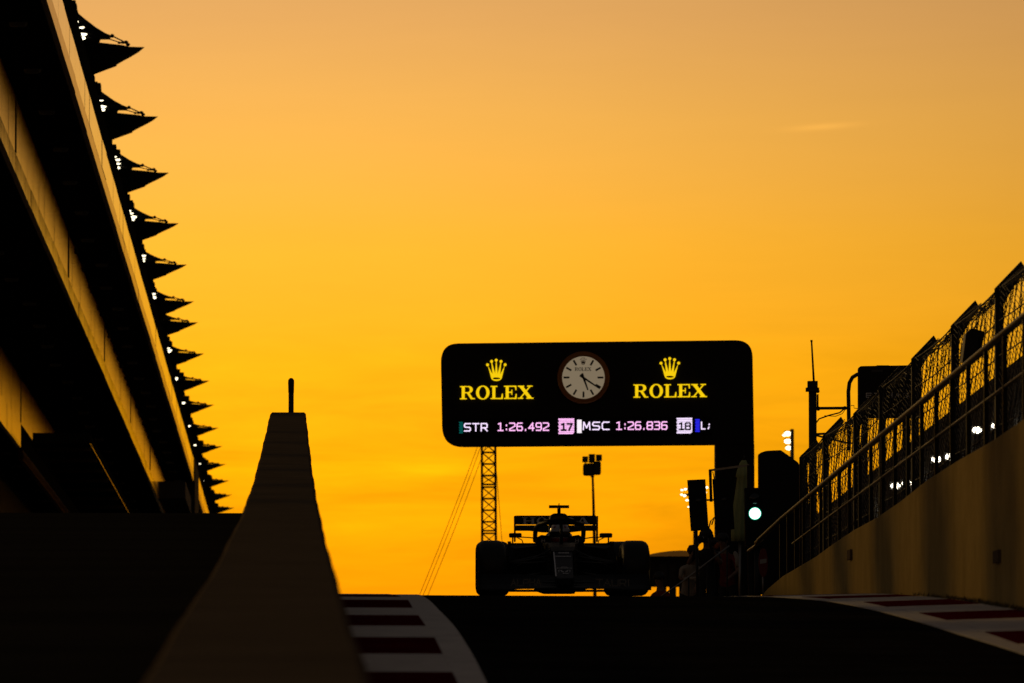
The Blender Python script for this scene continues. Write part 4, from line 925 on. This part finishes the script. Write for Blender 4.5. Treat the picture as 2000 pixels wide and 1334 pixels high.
b = MB(); b.prism([(-.27, .062), (-.16, .024), (.15, .024), (.16, .049), (.3, .049), (.33, .062)], .55, 3.4); b.obj('plank', M['carbon'], car)
# cockpit, halo, airbox, engine cover
for sx in (-1, 1):
    b = MB(); b.loft([[(sx*x, y, z) for x, z in ((.12, .60), (.285, .60), (.28, .69), (.22, .725), (.12, .71))] for y in (1.55, 2.2)]); hd_ = b.obj('headrest', M['carbon'], car)
    b = MB(); f3 = lambda u, v: (sx*.2+u*.03, .63+v*.05)
    for k, pl in enumerate(([(-.9, 0), (-.5, 0), (-.35, .45), (-.35, 1), (-.6, 1)], [(.9, 0), (.5, 0), (.35, .45), (.35, 1), (.6, 1)], [(-.4, .4), (.4, .4), (.4, .58), (-.4, .58)])): b.prism([f3(*p) for p in pl], 1.543-.001*k, 1.549)
    b.obj('emblem', M['silver'], hd_)
hp = [(-.285, 2.15, .66), (-.287, 1.95, .745), (-.28, 1.7, .81), (-.24, 1.35, .85), (-.15, 1.05, .865), (0, .93, .868)]
hp = hp+[(-x, y, z) for x, y, z in reversed(hp[:-1])]
b = MB(); b.tube(hp, .028, 12); halo_ = b.obj('halo', M['carbon'], car)
b = MB(); b.tube([(0, .93, .862), (0, .82, .77), (0, .70, .61)], [.022, .018, .02], 10); b.obj('halo_pillar', M['carbon'], halo_)
b = MB(); b.tube([(-.2, 1.05, .893), (0, .92, .902), (.2, 1.05, .893)], [.008, .012, .008], 8); b.obj('halo_winglet', M['carbon'], halo_)
b = MB()
def oval(y, w_, z0, z1, n=20, p=.7): return [(w_*math.copysign(abs(cos(2*pi*k/n))**p, cos(2*pi*k/n)), y, (z0+z1)/2+(z1-z0)/2*math.copysign(abs(sin(2*pi*k/n))**p, sin(2*pi*k/n))) for k in range(n)]
b.loft([oval(2.08, .105, .70, .97, p=.55), oval(2.1, .118, .62, .988, p=.5), oval(2.3, .124, .58, .988, p=.5), oval(2.8, .11, .45, .9), oval(3.4, .09, .3, .72), oval(4.0, .05, .25, .5)], smooth=True); eng = b.obj('engine_cover', M['navy'], car)
b = MB(); b.loft([oval(2.07, .085, .79, .955), oval(2.079, .088, .785, .958)]); b.obj('air_intake', M['visor'], eng)
for sx in (-1, 1): b = MB(); b.loft([[(sx*(.085+.0), y, .80), (sx*(.11+.045), y, .73), (sx*.15, y, .69), (sx*.10, y, .70)] for y in (2.1, 2.35)]); b.obj('roll_hoop', M['carwhite'], eng)
b = MB(); b.box(-.02, .02, 2.14, 2.24, .975, 1.045); b.box(-.12, .12, 2.12, 2.2, 1.046, 1.082); b.tube([(0, 2.16, 1.08), (0, 2.16, 1.105)], .006, 6); b.obj('roll_hoop_camera', M['carbon'], eng)
# rear wing
b = MB(); plane(b, [-.49+.98*i/6 for i in range(7)], lambda x: (4.02, .868, 4.12, .962), .018); rwing = b.obj('rear_wing_flap', M['carbon'], car)
b = MB(); serif(b, 'HONDA', -.41, .41, lambda u, v: (u, .872+.083*v), 4.008, .006, .12); b.obj('lettering', M['carwhite'], rwing)
b = MB(); plane(b, [-.49+.98*i/6 for i in range(7)], lambda x: (3.85, .79-.02*(abs(x) < .25), 4.05, .845), .016); b.obj('rear_wing_plane', M['carbon'], car)
for sx in (-1, 1):
    b = MB(); b.prism([(sx*.492, .66), (sx*.505, .66), (sx*.507, .972), (sx*.492, .972)], 3.75, 4.35); b.obj('rear_wing_endplate', M['carbon'], car)
    b = MB(); b.tube([(sx*.03, 4.0, .45), (sx*.05, 4.0, .8)], .012, 6); b.obj('rear_wing_pillar', M['carbon'], car)
b = MB(); b.box(-.25, .25, 3.3, 4.1, .12, .42); b.box(-.6, .6, 3.58, 3.62, .28, .32); b.obj('gearbox', M['carbon'], car)
b = MB(); b.box(-.5, .5, 4.0, 4.35, .12, .26); b.obj('diffuser', M['carbon'], car)

# ================================================================== PEOPLE
def skin_body(name, joints, bones, parent=None, root=0, levels=1):
    """joints: list of (x,y,z,r); one continuous skinned surface, baked"""
    me = bpy.data.meshes.new(name); me.from_pydata([j[:3] for j in joints], [tuple(e) for e in bones], [])
    o = bpy.data.objects.new(name, me); COL.objects.link(o)
    sk = o.modifiers.new('skin', 'SKIN'); sk.use_smooth_shade = True
    o.modifiers.new('sub', 'SUBSURF').levels = levels
    if not me.skin_vertices: return o
    for i, j in enumerate(joints):
        r = j[3]; r = r if isinstance(r, tuple) else (r, r)
        me.skin_vertices[0].data[i].radius = r; me.skin_vertices[0].data[i].use_root = (i == root)
    dg = bpy.context.evaluated_depsgraph_get(); dg.update()
    baked = bpy.data.meshes.new_from_object(o.evaluated_get(dg)); bpy.data.objects.remove(o)
    n = link(name, baked, [], parent); return n
def person(label, px, D, gz_, head_py, facing, pose, cols, group='people waiting beside the pit exit'):
    """pose: dict with hand targets etc in body space (x right, y forward, z up) for a 1.76 m body"""
    base = P(px, 1100, D); root = (base.x, D, gz_)
    H = pose.get('h', 1.0)
    J = []; B = []
    def add(p, r, par=None):
        J.append((p[0]*H, p[1]*H, p[2]*H, (r[0]*H, r[1]*H) if isinstance(r, tuple) else r*H))
        if par is not None: B.append((par, len(J)-1))
        return len(J)-1
    cr_ = pose.get('crouch', 0.0); lean = pose.get('lean', 0.0)
    hipz = .93-.48*cr_
    pel = add((0, 0, hipz), (.15, .105)); 
    sp_ = add((0, lean*.25, hipz+.2), (.135, .10), pel); chs = add((0, lean*.55, hipz+.42), (.165, .11), sp_)
    nk = add((0, lean*.75, hipz+.57), (.055, .055), chs); hb = add((0, lean*.85+.01, hipz+.66), (.065, .075), nk); hm = add((0, lean*.9+.02, hipz+.74), (.078, .095), hb); ht = add((0, lean*.92+.01, hipz+.82), (.06, .075), hm)
    for sx, key in ((-1, 'L'), (1, 'R')):
        sh = add((sx*.19, lean*.6, hipz+.47), .058, chs); el = pose.get('el'+key, (sx*.26, .0, hipz+.18)); wr = pose.get('wr'+key, (sx*.27, .08, hipz-.06))
        e = add(el, .042, sh); w_ = add(wr, .028, e)
        d = (Vector(wr)-Vector(el)).normalized(); u = d.cross(Vector((0, 1, .3))).normalized(); v = d.cross(u)
        pm = add(tuple(Vector(wr)+d*.075), (.036, .018), w_)
        for k in range(4):
            f0 = Vector(wr)+d*.10+u*(.028-.0187*k); f1 = f0+d*(.038-.004*abs(k-1))+v*.008; f2 = f1+d*.024+v*.022
            a = add(tuple(f0), .0095, pm); c = add(tuple(f1), .009, a); add(tuple(f2), .008, c)
        t0 = Vector(wr)+d*.04+u*.032; a = add(tuple(t0), .012, w_); add(tuple(t0+d*.035+u*.02), .009, a)
        kn = add((sx*.10, .02+.30*cr_, hipz*.53), .066, add((sx*.095, 0, hipz-.06), .088, pel)); an = add((sx*.10, -.03, .09), .042, kn); 
        add((sx*.105, .12, .03), (.042, .028), an)
    o = skin_body('person', J, B)
    # clothing by region of the one continuous body
    for m in cols: o.data.materials.append(m)      # 0 skin 1 top 2 trousers
    Hh = hipz*H
    for p in o.data.polygons:
        c = p.center
        arm = abs(c.x) > .20*H and c.z > Hh-.12
        if c.z > Hh+.55*H and abs(c.x) < .12*H: p.material_index = 0
        elif c.z > Hh-.03 and not arm: p.material_index = 1
        elif arm: p.material_index = 1 if (Vector(c)-Vector((0, 0, Hh+.47*H))).length < .36*H else 0
        else: p.material_index = 2
    o.location = root; o.rotation_euler = (0, 0, facing); tag(o, label, 'person', group)
    hz = Vector((0, (lean*.9+.02)*H, (hipz+.76)*H))
    # face
    b = MB(); b.ball(hz+Vector((0, .10*H, -.02)), .02, 8, 6, (.8, 1, 1.3)); b.obj('nose', cols[0], o)
    for sx in (-1, 1):
        b = MB(); b.ball(hz+Vector((sx*.033, .088*H, .012)), .011, 8, 6); b.obj('eye', M['visor'], o)
        b = MB(); b.ball(hz+Vector((sx*.084*H, 0, 0)), .025, 8, 6, (.4, .8, 1.3)); b.obj('ear', cols[0], o)
    b = MB(); b.box(-.025, .025, hz.y+.083*H, hz.y+.093*H, hz.z-.062, hz.z-.054); b.obj('mouth', M['signred'], o)
    b = MB(); b.ball(hz+Vector((0, -.02, .035)), .1*H, 14, 8, (.93, 1.05, .85)); b.obj('hair', M['hair'], o)
    return o, hz
zg = PLAT-.05
o, hz = person('person in dark clothes and black headset aiming a camera behind the handrail', 1381, 150.5, zg, 1045, pi-.25, dict(h=.99, lean=.06, elL=(-.3, .22, 1.2), wrL=(-.12, .36, 1.53), elR=(.3, .22, 1.2), wrR=(.10, .34, 1.55)), [M['skin'], M['trousers'], M['trousers']])
b = MB(); b.lathe([(.001, .13), (.07, .12), (.12, .05), (.125, -.02), (.001, -.02)], 16, c=hz+Vector((0, 0, .03))); b.box(-.09, .09, hz.y+.08, hz.y+.20, hz.z+.02, hz.z+.035); b.obj('cap', M['cap'], o)
for sx in (-1, 1): b = MB(); b.ball(hz+Vector((sx*.105, 0, 0)), .055, 10, 6, (.6, 1, 1.1)); b.obj('headset', M['black_metal'], o)
cm = empty('camera', (0, 0, 0), 'black camera with long lens held up by the person in the headset', 'camera')
b = MB(); b.box(-.08, .08, -.04, .05, -.06, .06); b.box(-.035, .035, -.03, .04, .06, .09); b.obj('body', M['black_metal'], cm)
b = MB(); b.lathe([(.04, .05), (.042, .16), (.055, .2), (.06, .34), (.001, .34)], 16, 'y'); b.obj('lens', M['black_metal'], cm)
cm.matrix_world = Matrix.Translation(o.location) @ Matrix.Rotation(pi-.25, 4, 'Z') @ Matrix.Translation((-.02, .40, 1.62))
o, hz = person('person in dark overalls with orange ear defenders between the camera operator and the gantry leg', 1397, 156, zg, 1060, pi-.6, dict(h=1.0, lean=.1, elL=(-.30, .05, 1.15), wrL=(-.27, .2, .95), elR=(.30, .05, 1.15), wrR=(.27, .2, .95)), [M['skin'], M['trousers'], M['trousers']])
for sx in (-1, 1): b = MB(); b.ball(hz+Vector((sx*.10, 0, 0)), .062, 10, 6, (.6, 1, 1.15)); b.obj('ear_defender', M['orange'], o)
b = MB(); b.lathe([(.001, .13), (.07, .12), (.12, .05), (.125, -.01), (.001, -.01)], 16, c=hz+Vector((0, 0, .03))); b.obj('cap', M['cap'], o)
o, hz = person('person in an off-white shirt and dark cap beside the sloping handrail', 1343, 159, zg, 1090, pi+.4, dict(h=.97, lean=.24, elR=(.24, .18, 1.18), wrR=(.06, .36, 1.2), elL=(-.27, .06, 1.15), wrL=(-.28, .16, .95)), [M['skin'], M['shirt'], M['trousers']])
b = MB(); b.lathe([(.001, .12), (.07, .11), (.11, .04), (.115, -.01), (.001, -.01)], 16, c=hz+Vector((0, 0, .035))); b.box(-.08, .08, hz.y+.07, hz.y+.19, hz.z+.035, hz.z+.048); b.obj('cap', M['cap'], o)
o, hz = person('person in red and white overalls leaning forward at the gantry foot', 1422, 152.6, zg, 1080, pi-.5, dict(h=.98, lean=.22, elR=(.30, .28, 1.15), wrR=(.2, .45, 1.05), elL=(-.30, .2, 1.15), wrL=(-.22, .4, 1.02)), [M['skin'], M['redshirt'], M['trousers']])
for sx in (-1, 1):
    b = MB(); b.tube([(sx*.15, .03, 1.455), (sx*.2, .10, 1.42), (sx*.252, .16, 1.30), (sx*.285, .2, 1.2)], [.03, .046, .042, .036], 10); b.obj('sleeve_stripe', M['shirt'], o)
b = MB(); b.lathe([(.001, .12), (.07, .11), (.11, .04), (.115, -.01), (.001, -.01)], 16, c=hz+Vector((0, 0, .035))); b.obj('cap', M['cap'], o)
o, hz = person('person crouching low in red overalls just right of the racing car', 1297, 165, zg, 1135, pi-.7, dict(h=.97, lean=.16, crouch=.72, elR=(.28, .2, .78), wrR=(.14, .40, .62), elL=(-.28, .2, .78), wrL=(-.12, .42, .66)), [M['skin'], M['redshirt'], M['trousers']])
b = MB(); b.lathe([(.001, .12), (.07, .11), (.11, .04), (.115, -.01), (.001, -.01)], 16, c=hz+Vector((0, 0, .035))); b.obj('cap', M['cap'], o)
# the driver, seen from the chest up in the cockpit
J = [(0, 0, -.35, (.15, .11)), (0, -.06, -.12, (.16, .11)), (0, -.04, .02, (.06, .06)), (0, -.05, .10, (.07, .08)), (0, -.05, .17, (.065, .08)), (-.19, -.08, -.08, .06), (-.21, -.3, -.25, .045), (-.12, -.55, -.2, .035), (.19, -.08, -.08, .06), (.21, -.3, -.25, .045), (.12, -.55, -.2, .035)]
drv = skin_body('person', J, [(0, 1), (1, 2), (2, 3), (3, 4), (1, 5), (5, 6), (6, 7), (1, 8), (8, 9), (9, 10)])
drv.data.materials.append(M['trousers'])
drv.location = Matrix.Translation(car.location) @ Matrix.Rotation(-.011, 4, 'Z') @ Matrix.Rotation(slope, 4, 'X') @ Vector((0, 1.85, .615)); drv.rotation_euler = (slope, 0, 0)
tag(drv, 'driver in a red and white full-face helmet seated in the racing car', 'person')
b = MB(); b.lathe([(.001, .255), (.05, .25), (.09, .225), (.118, .17), (.124, .11), (.12, .05), (.105, .0), (.08, -.02), (.001, -.02)], 24, c=(0, -.05, 0)); hm = b.obj('helmet', M['helmet'], drv)
b = MB(); rings = []
for a in [radians(x) for x in range(-160, -19, 10)]:
    rings.append([(.128*cos(a), -.05+.128*sin(a), .085), (.131*cos(a), -.05+.131*sin(a), .15)])
vs = [p for r in rings for p in r]; b.add(vs, [(2*i, 2*i+1, 2*i+3, 2*i+2) for i in range(len(rings)-1)], True); b.obj('visor', M['visor'], hm)
b = MB()
for s_ in (-1, 1):
    rings = []
    for a in [radians(x) for x in range(-150, -95, 9)]:
        c_ = s_*cos(a); rings.append([(.126*c_, -.05+.126*sin(a), .0), (.129*c_, -.05+.129*sin(a), .07)])
    b.add([p for r in rings for p in r], [(2*i, 2*i+1, 2*i+3, 2*i+2) for i in range(len(rings)-1)], True)
rings = [[(.112*cos(a), -.05+.112*sin(a), .193), (.075*cos(a), -.05+.075*sin(a), .241)] for a in [2*pi*k/24 for k in range(25)] if not -.35 < cos(a) < .35]
for i in range(0, len(rings)-1, 2): b.add(rings[i]+rings[i+1], [(0, 1, 3, 2)], True)
b.obj('helmet_trim', M['helmet_red'], hm)

# dry weeds along the foot of the cream wall
b = MB(); rr = random.Random(9)
for k in range(500):
    z = rr.uniform(48, 86) if k < 200 else rr.gauss(75, 4); x = wall_x(z)-rr.uniform(.0, .10); h = road_h(z)-.004*x+.05
    for j in range(2):
        a = rr.uniform(0, 6.28); l = rr.uniform(.01, .045); w_ = .006
        b.add([(x+w_*cos(a), z+w_*sin(a), h), (x-w_*cos(a), z-w_*sin(a), h), (x+rr.uniform(-.03, .03), z+rr.uniform(-.03, .03), h+l)], [(0, 1, 2)])
tag(b.raw('weeds', M['weeds']), 'sparse dry weeds and grit along the foot of the cream wall', 'weeds', kind='stuff')
